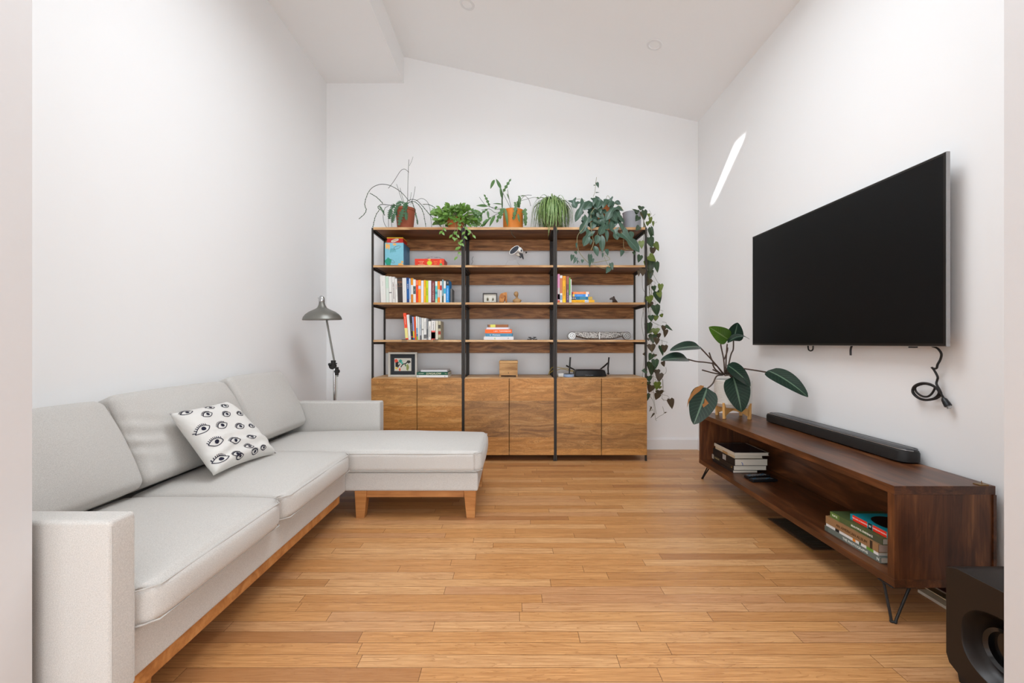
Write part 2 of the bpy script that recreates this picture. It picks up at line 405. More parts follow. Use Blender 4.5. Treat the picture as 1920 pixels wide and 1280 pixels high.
# recessed ceiling lights
nrm = Vector((-0.2209, 0, -1)).normalized()
for (x, y, lb) in ((1.11, 3.34, 'round recessed ceiling light near the right wall'), (-0.356, 3.349, 'round recessed ceiling light near the soffit at the top of the frame')):
    o = Vector((x, y, cz(x)))
    t = thing('recessed_light', lb, 'ceiling light', o, 'recessed ceiling lights')
    MB().lathe([(0.040, 0.001), (0.041, 0.006), (0.058, 0.004), (0.060, 0.0)], o, 40, axis=nrm).build('trim_ring', M_TRIM, t, smooth=True)
    MB().lathe([(0.0001, 0.0015), (0.040, 0.0015), (0.040, 0.0)], o, 40, axis=nrm).build('lens', M_CEIL, t)

# ------------------------------------------------------------------ bookcases
ZS = (2.070, 1.734, 1.404, 1.073)
YF = 3.78
UW = 0.8143
def bookcase(k, label):
    x0 = -1.25 + k*UW
    t = thing('bookcase', label, 'bookcase', (x0, YF, 0), 'row of three wood and metal bookcases')
    x1 = x0+UW-0.0012
    for px in (x0, x1-0.016):
        for py in (YF, YF+0.355):
            MB().box(px, px+0.016, py, py+0.016, 0, 2.066).build('post', M_METAL, t, bevel=0.001)
    for z in ZS:
        zl = z-0.019 if z < 2 else z-0.022
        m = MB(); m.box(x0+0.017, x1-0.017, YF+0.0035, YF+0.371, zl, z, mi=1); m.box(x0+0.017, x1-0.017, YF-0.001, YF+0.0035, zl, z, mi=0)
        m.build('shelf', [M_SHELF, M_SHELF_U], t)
        zb_ = z-0.019 if z < 2 else z-0.022
        rl = MB()
        for a, b in ((x0, x0+0.034), (x1-0.034, x1)):
            MB().box(a+0.001, b-0.001, YF+0.018, YF+0.353, zb_-0.006, zb_-0.0005).box(a+0.001 if a == x0 else b-0.016, a+0.016 if a == x0 else b-0.001, YF+0.017, YF+0.354, zb_-0.020, zb_-0.006).build('side_rail', M_METAL, t)
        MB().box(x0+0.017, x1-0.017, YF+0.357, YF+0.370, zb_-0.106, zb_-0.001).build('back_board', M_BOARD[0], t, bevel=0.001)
    # cabinet below
    b = MB()
    b.box(x0+0.017, x1-0.017, YF-0.014, YF+0.371, 0.7320, 0.739)
    b.box(x0+0.017, x1-0.017, YF+0.001, YF+0.371, 0.715, 0.7318)
    b.box(x0+0.017, x0+0.035, YF+0.001, YF+0.371, 0.06, 0.715).box(x1-0.035, x1-0.017, YF+0.001, YF+0.371, 0.06, 0.715)
    b.box(x0+0.035, x1-0.035, YF+0.001, YF+0.371, 0.06, 0.08).box(x0+0.035, x1-0.035, YF+0.36, YF+0.371, 0.08, 0.715)
    b.build('cabinet_body', M_SHELF, t)
    xm = (x0+x1)/2
    MB().box(x0+0.0025 if k == 0 else x0+0.012, xm-0.0026, YF-0.014, YF-0.001, 0.056, 0.731).build('door', M_DOOR[k], t, bevel=0.0012)
    MB().box(xm+0.0026, x1-0.0045 if k == 2 else x1-0.012, YF-0.014, YF-0.001, 0.056, 0.731).build('door', M_DOOR[k], t, bevel=0.0012)
    return t
bookcase(0, 'left bookcase of mango wood and dark metal, partly behind the chaise')
bookcase(1, 'middle bookcase of mango wood and dark metal, with the bust and beetle frame')
bookcase(2, 'right bookcase of mango wood and dark metal, with the trailing vine')

# ------------------------------------------------------------------ sofa
def rbox(mb, c, h, r, seg=6, k=4, fn=None, mi=None, M=None):
    """rounded box centred c with half sizes h; fn(local unit coords, point)->point in local frame"""
    def axis(hh):
        rr = min(r, hh*0.999); a = [-hh+rr*(i/k) for i in range(k)]
        m = [-(hh-rr)+2*(hh-rr)*i/seg for i in range(seg+1)]
        return a+m+[hh-rr+rr*(i+1)/k for i in range(k)]
    A = [axis(x) for x in h]; idx = {}; vs_ = []; fs_ = []
    def vid(p):
        key = (round(p[0], 6), round(p[1], 6), round(p[2], 6))
        if key in idx: return idx[key]
        q = Vector(p); inn = Vector([max(-(h[i]-min(r, h[i]*.999)), min(h[i]-min(r, h[i]*.999), q[i])) for i in range(3)])
        d = q-inn
        if d.length > 1e-9: q = inn+d.normalized()*min(r, *[d.length+1]) * 1.0 if False else inn+d.normalized()*r
        if fn: q = fn(Vector((p[0]/h[0], p[1]/h[1], p[2]/h[2])), q)
        if M is not None: q = M @ q
        idx[key] = len(vs_); vs_.append(q+Vector(c)); return idx[key]
    for ax in range(3):
        u, v = (ax+1) % 3, (ax+2) % 3
        for sgn in (-1, 1):
            for i in range(len(A[u])-1):
                for j in range(len(A[v])-1):
                    pts = []
                    for (a, b) in ((i, j), (i+1, j), (i+1, j+1), (i, j+1)):
                        p = [0, 0, 0]; p[ax] = sgn*h[ax]; p[u] = A[u][a]; p[v] = A[v][b]; pts.append(vid(p))
                    fs_.append(pts if sgn > 0 else pts[::-1])
    mb.add(vs_, fs_, mi)
    return mb
sofa = thing('sectional_sofa', 'light grey fabric sectional sofa with chaise and oak base along the left wall', 'sofa', (-1.40, 2.15, 0))
SX = -0.985                                            # front plane of the sofa base
# carcass
m = MB(); rbox(m, ((-1.80+SX)/2, (1.05+2.52)/2, 0.2325), ((SX+1.80)/2, (2.52-1.05)/2, 0.0645), 0.012); m.build('base', M_SOFA, sofa, smooth='full')
m = MB(); rbox(m, ((-1.80-0.205)/2, (2.525+3.18)/2, 0.2225), ((1.80-0.205)/2, (3.18-2.525)/2, 0.0555), 0.012); m.build('chaise_base', M_SOFA, sofa, smooth='full')
m = MB(); rbox(m, (-1.765, 2.115, 0.44), (0.057, 1.07, 0.315), 0.03); m.build('back_frame', M_SOFA, sofa, smooth='full')
for (ya, yb_) in ((1.026, 1.098), (3.110, 3.205)):
    z0 = 0.17
    m = MB(); rbox(m, ((-1.82-0.968)/2, (ya+yb_)/2, (z0+0.615)/2), ((1.82-0.968)/2, (yb_-ya)/2, (0.615-z0)/2), 0.011, seg=6); a = m.build('armrest', M_SOFA, sofa, smooth='full')
    ys = [ya+0.006, yb_-0.006]; pp = MB()
    for yy in ys:
        pp.tube([(-1.80, yy, 0.6155-0.004), (-0.974, yy, 0.6155-0.004), (-0.970, yy, 0.598), (-0.970, yy, 0.18)], 0.0022, 6)
    pp.build('piping', M_PIPE, a, smooth=True)
def seat(x0, x1, y0, y1, zb_, zt_, crown, name, nose=0.0, seed=0):
    hx, hy, hz = (x1-x0)/2, (y1-y0)/2, (zt_-zb_)/2
    def fn(u, q):
        cr = (1-abs(u.x)**2.6)*(1-abs(u.y)**2.6)
        if u.z > 0: q.z += crown*cr
        else: q.z -= 0.004*cr
        side = (1-min(1, abs(u.z))**2)
        q.x += math.copysign(0.012, u.x)*side*max(0, abs(u.x)-0.8)*5*(1-abs(u.y)**3)
        w_ = noise.noise(Vector((q.x*5+seed, q.y*5, q.z*4)))
        q.z += 0.004*w_*(1 if u.z > 0 else 0)
        # soft rounded front corners
        fx = max(0, (u.x-0.80)/0.20); fy = max(0, (abs(u.y)-0.86)/0.14)
        q.x -= 0.035*(fx*fy)**1.2
        return q
    m = MB(); rbox(m, ((x0+x1)/2, (y0+y1)/2, (zb_+zt_)/2), (hx, hy, hz), 0.03, seg=14, k=5, fn=fn)
    o = m.build(name, M_SOFA, sofa, smooth='full')
    pp = MB()
    for zz, ins in ((zt_-0.012, 0.004), (zb_+0.010, 0.004)):
        pts = []
        rc = 0.035; X0, X1, Y0, Y1 = x0+ins, x1-ins+0.001, y0+ins, y1-ins
        for (cx_, cy_, a0) in ((X1-rc, Y0+rc, -90), (X1-rc, Y1-rc, 0), (X0+rc, Y1-rc, 90), (X0+rc, Y0+rc, 180)):
            for i in range(5):
                a = math.radians(a0+i*22.5); pts.append((cx_+rc*math.cos(a)-(0.012 if cx_ > (x0+x1)/2 and 1 <= i <= 3 else 0), cy_+rc*math.sin(a), zz))
        # sample the straight runs as well
        full = []
        for i in range(len(pts)):
            a, b = Vector(pts[i]), Vector(pts[(i+1) % len(pts)]); n = max(1, int((b-a).length/0.06))
            for j in range(n): full.append(a.lerp(b, j/n))
        pp.tube(full, 0.0026, 6, closed=True)
    pp.build('piping', M_PIPE, o, smooth=True)
    return o
seat(-1.60, -0.938, 1.102, 1.760, 0.298, 0.412, 0.040, 'seat_cushion', seed=1)
seat(-1.60, -0.938, 1.766, 2.498, 0.298, 0.412, 0.040, 'seat_cushion', seed=4)
seat(-1.60, -0.180, 2.505, 3.106, 0.280, 0.404, 0.040, 'chaise_cushion', seed=8)
def backc(y0, y1, seed, zt_=0.845, wr=0.0):
    hx, hy, hz = 0.080, (y1-y0)/2, (zt_-0.412)/2
    A = math.radians(-24)
    M = Matrix.Rotation(A, 3, 'Y')
    def fn(u, q):
        cr = (1-abs(u.y)**2.4)*(1-abs(u.z)**2.4)
        q.x += (0.034 if u.x > 0 else -0.02)*cr
        q.z += 0.006*(1-abs(u.y)**2)*(1 if u.z > 0 else -0.2)*max(0, abs(u.z)-0.5)*2
        q.y *= 1-0.035*max(0, u.z)**2
        # taper towards the top edge
        q.x *= 1-0.22*max(0, u.z)**2
        n_ = noise.noise(Vector((q.y*4+seed*3, q.z*5, q.x*2)))
        q.x += 0.010*n_*(1 if u.x > 0 else 0)
        if wr and u.x > 0:                             # pulled folds at one side
            g = max(0, (-u.y-0.35)/0.65)*math.exp(-((u.z+0.05)/0.5)**2)
            q.x += wr*g*math.sin(q.z*95+q.y*26+2*noise.noise(Vector((q.y*9, q.z*9, seed))))*0.6
        return q
    m = MB(); rbox(m, (-1.640, (y0+y1)/2, 0.417+hz), (hx, hy, hz), 0.036, seg=34 if wr else 18, k=5, fn=fn, M=M)
    o = m.build('back_cushion', M_SOFA, sofa, smooth='full')
    # seam line around the front face edge
    pp = MB(); pts = []
    for (uy, uz) in ((-1, -1), (1, -1), (1, 1), (-1, 1)):
        pts.append((uy, uz))
    full = []
    for i in range(4):
        a, b = pts[i], pts[(i+1) % 4]
        for j in range(16):
            s_ = j/16; uy = a[0]+(b[0]-a[0])*s_; uz = a[1]+(b[1]-a[1])*s_
            # superellipse rounding of the corners
            L = (abs(uy)**14+abs(uz)**14)**(1/14); uy2, uz2 = uy/L, uz/L
            q = Vector((hx*0.45, uy2*hy, uz2*hz)); q = fn(Vector((0.45, uy2, uz2)), q)
            full.append(M @ q + Vector((-1.640, (y0+y1)/2, 0.417+hz)))
    pp.tube(full, 0.0026, 6, closed=True); pp.build('piping', M_PIPE, o, smooth=True)
    return o
backc(1.102, 1.752, 1, 0.806, 0.004); backc(1.757, 2.490, 2, 0.820, 0.012); backc(2.496, 3.104, 3, 0.838, 0.0)
# oak rails and legs
MB().box(-1.78, SX-0.012, 1.12, 2.46, 0.122, 0.167).build('oak_rail', M_OAKLEG, sofa, bevel=0.002)
MB().box(-0.93, -0.29, 2.545, 2.565, 0.125, 0.167).box(-0.242, -0.222, 2.60, 3.10, 0.125, 0.167).box(-1.78, -0.29, 3.14, 3.16, 0.125, 0.167).build('chaise_rail', M_OAKLEG, sofa, bevel=0.002)
def leg(cx_, cy_, ax=0, ay=0):
    a, b = 0.036, 0.025
    m = MB(); m.hexa([(cx_-b+ax,cy_-b+ay,0),(cx_+b+ax,cy_-b+ay,0),(cx_+b+ax,cy_+b+ay,0),(cx_-b+ax,cy_+b+ay,0),(cx_-a,cy_-a,0.167),(cx_+a,cy_-a,0.167),(cx_+a,cy_+a,0.167),(cx_-a,cy_+a,0.167)])
    m.build('leg', M_OAKLEG, sofa, bevel=0.002)
leg(-0.903, 2.570, -0.006); leg(-0.254, 2.570, 0.004); leg(-0.252, 3.120, 0.004); leg(-1.74, 3.15); leg(-1.74, 1.16); leg(-1.04, 1.16)

# eye cushion
C = {k: Vector(v) for k, v in dict(TL=(-1.520, 1.888, 0.732), TR=(-1.500, 2.239, 0.738), BR=(-1.272, 2.296, 0.452), BL=(-1.306, 1.862, 0.466)).items()}
nrm_c = (C['TR']-C['TL']).cross(C['TL']-C['BL']).normalized()
if nrm_c.x < 0: nrm_c = -nrm_c
def S(u, v, side=1):
    p = C['TL'].lerp(C['TR'], u).lerp(C['BL'].lerp(C['BR'], u), v)
    cx_, cy_ = 2*u-1, 2*v-1
    mid = C['TL'].lerp(C['BR'], 0.5)
    # concave edges between the pointed corners
    pull = 0.075*((1-cy_**2)*abs(cx_)**6 + (1-cx_**2)*abs(cy_)**6)
    p = p.lerp(mid, pull)
    bul = (max(0, 1-cx_**4)*max(0, 1-cy_**4))**0.55
    t = 0.062 if side > 0 else -0.045
    wr = 0
    if side > 0:
        e = max(0, v-0.45)
        wr = (0.012*e*math.sin(34*v+9*u*(1-u)+3*noise.noise(Vector((u*4, v*3, 0)))) + 0.004*max(0, 0.35-u)*math.sin(40*v+12*u))*bul*1.8
        wr += 0.004*noise.noise(Vector((u*5, v*5, 3)))*bul
    return p + nrm_c*(t*bul+wr)
N = 36
def grid(mb, side):
    vs_ = [S(i/N, j/N, side) for j in range(N+1) for i in range(N+1)]
    fs_ = []
    for j in range(N):
        for i in range(N):
            a = j*(N+1)+i; f = (a, a+1, a+N+2, a+N+1); fs_.append(f if side < 0 else f[::-1])
    mb.add(vs_, fs_)
cu = thing('throw_pillow', 'white throw pillow embroidered with navy eyes, leaning on the sofa back', 'pillow', (-1.36, 2.15, 0.44))
mb = MB(); grid(mb, 1); grid(mb, -1); mb.build('pillow_cover', M_COTTON, cu, smooth='full', weld=True)
def proj(u, v):
    p = S(u, v); return (CX+F*p.x/p.y, CY-F*(p.z-CH)/p.y)
def invbil(x, y):                                      # where on the cover the measured eye sits
    X, Y = 300+x/8, 740+y/8; best = None
    for i in range(1, 60):
        for j in range(1, 60):
            q = proj(i/60, j/60); d = (q[0]-X)**2+(q[1]-Y)**2
            if best is None or d < best[0]: best = (d, i/60, j/60)
    return best[1], best[2]
def ribbon(mb, pts, w_):                               # pts in (u, v)
    n = len(pts); vs_ = []
    for i, (u, v) in enumerate(pts):
        a = pts[max(0, i-1)]; b = pts[min(n-1, i+1)]
        dx, dy = b[0]-a[0], b[1]-a[1]; L = math.hypot(dx, dy) or 1
        nx, ny = -dy/L*w_, dx/L*w_
        for s_ in (-1, 1):
            uu, vv = min(.995, max(.005, u+nx*s_)), min(.995, max(.005, v+ny*s_))
            vs_.append(S(uu, vv)+nrm_c*0.0016)
    mb.add(vs_, [(2*i, 2*i+1, 2*i+3, 2*i+2) for i in range(n-1)])
eyes = [(405,270,.75),(720,290,.85),(1010,290,.8),(1210,290,.7),(645,520,1.1),(935,455,1.0),(1210,470,.9),(1380,470,.7),(845,705,1.15),(1125,685,1.0),(1385,635,.8),(1340,780,.9),(1165,880,.85),(905,970,1.15),(1555,795,.75),(1390,945,.8),(1185,1035,.8),(755,190,.7),(985,165,.7)]
for (x, y, sc) in eyes:
    eb = MB(); u0, v0 = invbil(x, y); u0 = min(.93, max(.07, u0)); v0 = min(.93, max(.05, v0))
    hw, hh = (0.098-0.03*v0)*sc, (0.054-0.014*v0)*sc; rot = 0.0 + 0.25*math.sin(x)
    def T(a, b):
        return (u0+a*math.cos(rot)-b*math.sin(rot), v0+(a*math.sin(rot)+b*math.cos(rot)))
    up = [T(hw*c_, -hh*(1-c_*c_)) for c_ in [-1+i/6 for i in range(13)]]
    lo = [T(hw*c_, hh*0.85*(1-c_*c_)) for c_ in [-1+i/6 for i in range(13)]]
    ribbon(eb, up, 0.0048); ribbon(eb, lo, 0.0048)
    for i in range(9):
        c_ = -0.9+i*0.2; b0 = -hh*(1-c_*c_); ribbon(eb, [T(hw*c_, b0), T(hw*(c_*1.12-0.05), b0-hh*0.55)], 0.0040)
    r_ = hh*0.52; n = 14; ctr = T(hw*0.08, -hh*0.1)
    vs_ = [S(*ctr)+nrm_c*0.0018]+[S(min(.995,ctr[0]+r_*math.cos(k/n*6.2832)), min(.995,ctr[1]+r_*math.sin(k/n*6.2832)))+nrm_c*0.0018 for k in range(n)]
    eb.add(vs_, [(0, 1+k, 1+(k+1) % n) for k in range(n)])
    eb.build('embroidered_eye', M_NAVY, cu)

# ------------------------------------------------------------------ floor lamp
lx, ly = -1.449, 3.47
lamp = thing('floor_lamp', 'grey metal floor lamp with dome shade behind the sofa arm in the left corner', 'lamp', (lx, ly, 0))
MB().lathe([(0.0001, 0.0), (0.13, 0.0), (0.13, 0.012), (0.115, 0.022), (0.02, 0.03), (0.0001, 0.03)], (lx, ly, 0), 36).build('base', M_STEEL, lamp, smooth=True)
MB().tube([(lx, ly, 0.02), (lx, ly, 0.86)], 0.0095, 12).build('pole', M_CHROME, lamp, smooth=True)
J = P(625, 690, ly); K = P(632, 700, ly)
topj = P(612, 604, ly)
MB().tube([P(633, 706, ly), P(628, 684, ly), topj+Vector((-0.006, 0, 0.06))], 0.0075, 10).build('arm', M_STEEL, lamp, smooth=True)
kn = MB(); kn.lathe([(0.0001, -0.018), (0.026, -0.016), (0.028, 0), (0.026, 0.016), (0.0001, 0.018)], P(624, 686, ly), 16, axis=(0, 1, 0)); kn.lathe([(0.0001, -0.02), (0.019, -0.02), (0.019, 0.02), (0.0001, 0.02)], P(625, 680, ly), 12)
kn.lathe([(0.0001, -0.012), (0.011, -0.012), (0.013, 0.0), (0.009, 0.012), (0.0001, 0.012)], P(619, 683, ly-0.02), 10, axis=(1, 0, 0)); kn.tube([P(619, 683, ly-0.015), P(632, 681, ly-0.015)], 0.004, 8)
kn.build('joint', M_BLACKM, lamp, smooth=True)
kn = MB(); kn.lathe([(0.0001, -0.014), (0.018, -0.014), (0.021, 0), (0.018, 0.014), (0.0001, 0.014)], P(632, 696, ly), 16, axis=(0, 1, 0)); kn.tube([P(632, 688, ly), P(632, 703, ly)], 0.013, 12)
kn.build('counterweight', M_BLACKM, lamp, smooth=True)
MB().tube([P(631, 703, ly), P(631.5, 725, ly), P(630.5, 750, ly), P(631, 800, ly), (P(629, 800, ly).x, ly, 0.05)], 0.0028, 6).build('cord', plain('A9A79B', 0.6), lamp, smooth=True)
sc_ = P(604.5, 599.5, ly)                              # centre of the rim
SR = 0.148
prof = [(SR, 0.0), (SR+0.002, 0.004), (SR-0.006, 0.026), (SR-0.022, 0.046), (SR-0.045, 0.064), (SR-0.075, 0.079), (0.052, 0.089), (0.040, 0.096), (0.033, 0.106), (0.026, 0.120), (0.022, 0.136), (0.0215, 0.150)]
inn = [(r-0.003, z-0.001) for r, z in prof[::-1]]
axs = (-0.02, -0.03, 1)
MB().lathe(prof+inn, sc_, 44, axis=axs).build('shade', M_STEEL, lamp, smooth=True)
MB().lathe([(0.0225, 0.148), (0.0235, 0.152), (0.0235, 0.170), (0.019, 0.186), (0.010, 0.195), (0.0001, 0.197)], sc_, 24, axis=axs).tube([sc_+Vector((-0.02, 0, 0.175)), sc_+Vector((-0.037, 0, 0.178))], 0.003, 8).build('socket_cap', M_CHROME, lamp, smooth=True)
MB().lathe([(0.0001, 0.03), (0.018, 0.036), (0.028, 0.055), (0.022, 0.08), (0.013, 0.10), (0.013, 0.13), (0.0001, 0.13)], sc_, 20, axis=axs).build('bulb', M_WHITE, lamp, smooth=True)

# ------------------------------------------------------------------ television
TX = 1.755
ty0, ty1, tz0, tz1 = TX*F/813.5, TX*F/450, 1.029, 1.820
tv = thing('television', 'large black flat screen television with silver edge mounted on the right wall', 'television', (TX, (ty0+ty1)/2, tz0))
MB().box(TX+0.001, TX+0.016, ty0, ty1, tz0, tz1).build('silver_casing', plain('A8A8A8', 0.35, 0.5), tv, bevel=0.001)
MB().box(TX+0.016, XR-0.03, ty0+0.18, ty1-0.18, tz0+0.02, tz1-0.12).build('rear_housing', M_BLACKM, tv, bevel=0.006)
MB().box(XR-0.03, XR-0.0005, (ty0+ty1)/2-0.25, (ty0+ty1)/2+0.25, 1.2, 1.6).build('wall_bracket', M_BLACKM, tv)
scr = plain('060607', 0.45, spec=0.22, var=0.02)
MB().box(TX-0.0006, TX+0.001, ty0+0.011, ty1-0.011, tz0+0.013, tz1-0.011).build('screen', scr, tv)
bz = MB(); bz.box(TX-0.0012, TX+0.001, ty0+0.003, ty0+0.011, tz0+0.003, tz1-0.002).box(TX-0.0012, TX+0.001, ty1-0.011, ty1-0.003, tz0+0.003, tz1-0.002)
bz.box(TX-0.0012, TX+0.001, ty0+0.011, ty1-0.011, tz1-0.011, tz1-0.003).box(TX-0.0012, TX+0.001, ty0+0.011, ty1-0.011, tz0+0.003, tz0+0.013)
bz.build('bezel', plain('1C1814', 0.3), tv)
MB().box(TX+0.002, TX+0.012, WP(1716, 650, TX).y, WP(1702, 650, TX).y, tz0-0.006, tz0).build('sensor_tab', M_BLACK, tv, bevel=0.001)
def smoothpath(pts, sub=6, closed=False):
    pts = [Vector(p) for p in pts]; n = len(pts); out = []
    rng = range(n if closed else n-1)
    for i in rng:
        p0 = pts[(i-1) % n] if closed else pts[max(0, i-1)]; p1 = pts[i]; p2 = pts[(i+1) % n]; p3 = pts[(i+2) % n] if closed else pts[min(n-1, i+2)]
        for j in range(sub):
            t = j/sub
            out.append(0.5*((2*p1)+(p2-p0)*t+(2*p0-5*p1+4*p2-p3)*t*t+(3*p1-p0-3*p2+p3)*t**3))
    if not closed: out.append(pts[-1])
    return out
cb = thing('hdmi_cable', 'black cable hanging in a coiled loop below the television', 'cable', WP(1760, 740, 1.80))
path = [(1748,649),(1758,653),(1765,663),(1763,674),(1758,683),(1756,690),(1750,690.5),(1747,688.5),(1751,693),(1758,706),(1757,713),(1756,720),(1763,733),
        (1764,740),(1755,747),(1735,750),(1720,745),(1711,735),(1714,724),(1727,718),(1745,720),(1758,730),(1760,738),(1752,746),(1736,749),(1722,745),(1712,733),(1718,722),(1735,719),(1752,724),(1749,735),(1740,743),(1728,742),(1718,734),(1717,725),(1733,719.5),(1750,724),(1762,735),(1770,748)]
MB().tube(smoothpath([WP(x, y, 1.805-0.004*((i*7) % 5)/2) for i, (x, y) in enumerate(path)], 5), 0.0042, 8).build('cord', M_BLACKM, cb, smooth=True)
a, b = WP(1768.5, 746, 1.802), WP(1778, 761, 1.802)
MB().tube([a, a.lerp(b, 0.2), a.lerp(b, 0.6), b], [0.006, 0.010, 0.012, 0.013], 10).build('plug_body', M_BLACK, cb, smooth=True)
d_ = (b-a).normalized(); MB().tube([b, b+d_*0.010], 0.0085, 4).build('metal_tip', M_SILVER, cb)
h1 = MB().tube(smoothpath([WP(1515, 648, 1.775), WP(1516, 655, 1.775), WP(1520, 657.5, 1.775), WP(1524, 655, 1.775), WP(1524.5, 648, 1.775)], 5), 0.004, 8)
tag(h1.build('cable_loop', M_BLACK, smooth=True), 'small black cable loop under the lower edge of the television', 'cable')
h2 = MB().tube(smoothpath([WP(1597, 648, 1.775), WP(1595, 655, 1.775), WP(1595, 666, 1.775)], 5), 0.005, 8)
tag(h2.build('cable_end', M_BLACK, smooth=True), 'short black cable end hanging under the middle of the television', 'cable')

# ------------------------------------------------------------------ media console
kx0, kx1, ky0, ky1, kz0, kz1 = 1.418, 1.795, 1.585, 3.245, 0.135, 0.513
con = thing('media_console', 'long walnut stained media console with open front and hairpin legs', 'console', (1.6, 2.4, 0))
MB().box(kx0, kx1, ky0, ky1, kz1-0.032, kz1).build('top_board', M_WALNUT, con, bevel=0.0015)
MB().box(kx0, kx1, ky0, ky1, kz0, kz0+0.030).build('bottom_board', M_WALNUT, con, bevel=0.0015)
MB().box(kx0+0.001, kx1-0.012, ky0+0.001, ky0+0.030, kz0+0.030, kz1-0.032).build('side_panel', M_WALNUT_V, con, bevel=0.001)
MB().box(kx0+0.001, kx1-0.012, ky1-0.030, ky1-0.001, kz0+0.030, kz1-0.032).build('side_panel', M_WALNUT_V, con, bevel=0.001)
MB().box(kx1-0.012, kx1-0.001, ky0-0.004, ky1-0.001, kz0+0.030, kz1-0.032).build('back_panel', M_WALNUT, con)
for i, (hx, hy, sx_, sy_) in enumerate(((kx0+0.03, ky0+0.06, -1, -1), (kx1-0.03, ky0+0.06, 1, -1), (kx0+0.03, ky1-0.06, -1, 1), (kx1-0.03, ky1-0.06, 1, 1))):
    foot = Vector((hx-0.020*(1 if sx_ < 0 else -1), hy+sy_*0.055, 0.0045))
    if i in (0,): foot = Vector((1.421, 1.592, 0.0045))
    if i == 2: foot = Vector((1.462, 3.285, 0.0045))
    a = Vector((hx-0.02, hy+sy_*0.045, kz0-0.003)); b = Vector((hx+0.055*-sx_*1, hy-sy_*0.0, kz0-0.003))
    if i == 0: a, b = Vector((1.425, 1.64, kz0-0.003)), Vector((1.49, 1.60, kz0-0.003))
    if i == 2: a, b = Vector((1.452, 3.17, kz0-0.003)), Vector((1.485, 3.19, kz0-0.003))
    e = (b-a).normalized()
    m = MB().tube(smoothpath([a, a.lerp(foot, 0.85)-e*0.004, foot-e*0.007, foot, foot+e*0.007, b.lerp(foot, 0.85)+e*0.004, b], 5), 0.0048, 8)
    m.box(min(a.x, b.x)-0.012, max(a.x, b.x)+0.012, min(a.y, b.y)-0.012, max(a.y, b.y)+0.012, kz0-0.0035, kz0-0.0002)
    m.build('hairpin_leg', M_BLACKM, con, smooth=True)
MB().box(kx1-0.055, kx1-0.02, ky0+0.004, ky0+0.028, kz1, kz1+0.003).tube([(kx1-0.033, ky0+0.016, kz1+0.002), (kx1-0.036, ky0+0.016, kz1+0.014)], 0.0012, 6).build('brass_latch', plain('8A6A34', 0.35, 0.9), con)
# soundbar
sb = thing('soundbar', 'long black soundbar on the console below the television', 'soundbar', (1.74, 2.42, kz1))
def stad(x0, x1, y0, y1, z0, z1, r, mb, top_in=0.0):
    pts = []
    for (cx_, cy_, a0) in ((x1-r, y0+r, -90), (x1-r, y1-r, 0), (x0+r, y1-r, 90), (x0+r, y0+r, 180)):
        for i in range(7):
            a = math.radians(a0+i*15); pts.append((cx_+r*math.cos(a), cy_+r*math.sin(a)))
    n = len(pts); cx_, cy_ = (x0+x1)/2, (y0+y1)/2
    rings = [(z0, 0.004), (z0+0.004, 0), (z1-0.014, 0), (z1-0.004, 0.003), (z1, 0.010)]
    vs_ = []
    for z, ins in rings:
        for (px, py) in pts:
            d = Vector((px-cx_, py-cy_)); vs_.append((px-math.copysign(min(ins, abs(d.x)), d.x), py-math.copysign(min(ins, abs(d.y)), d.y), z))
    fs_ = [tuple(range(n))[::-1], tuple(range((len(rings)-1)*n, len(rings)*n))]
    for i in range(len(rings)-1):
        for k in range(n): fs_.append((i*n+k, i*n+(k+1) % n, (i+1)*n+(k+1) % n, (i+1)*n+k))
    mb.add(vs_, fs_); return mb
stad(1.712, 1.808, 1.868, 2.905, kz1+0.004, kz1+0.058, 0.038, MB()).build('speaker_body', M_BLACKM, sb, smooth=True)
stad(1.728, 1.805, 1.878, 2.895, kz1+0.0575, kz1+0.0620, 0.034, MB()).build('top_panel', plain('2A2B2E', 0.3, spec=0.5), sb, smooth=True)
MB().tube([(1.760, 1.873, kz1+0.056), (1.735, 1.880, kz1+0.058), (1.722, 1.903, kz1+0.0595), (1.720, 2.87, kz1+0.0595)], 0.0022, 6).build('silver_trim', M_SILVER, sb)
for yy in (2.0, 2.8): MB().box(1.725, 1.79, yy, yy+0.05, kz1, kz1+0.005).build('rubber_foot', M_BLACK, sb)

# ------------------------------------------------------------------ subwoofer
sx0, sx1, sy0, sy1, szt = 1.372, 1.690, 1.035, 1.352, 0.349
sw = thing('subwoofer', 'black subwoofer speaker with scooped port standing on the floor beside the console', 'speaker', (1.53, 1.19, 0))
m = MB(); prof = []
for (y, z, cy_, cz_, a0, r) in ((0,0, sy0+0.04, 0.026+0.04, 180, 0.04), (0,0, sy1-0.04, 0.026+0.04, 270, 0.04), (0,0, sy1-0.006, szt-0.006, 0, 0.006), (0,0, sy0+0.006, szt-0.006, 90, 0.006)):
    for i in range(6):
        a = math.radians(a0+i*18); prof.append((cy_+r*math.cos(a), cz_+r*math.sin(a)))
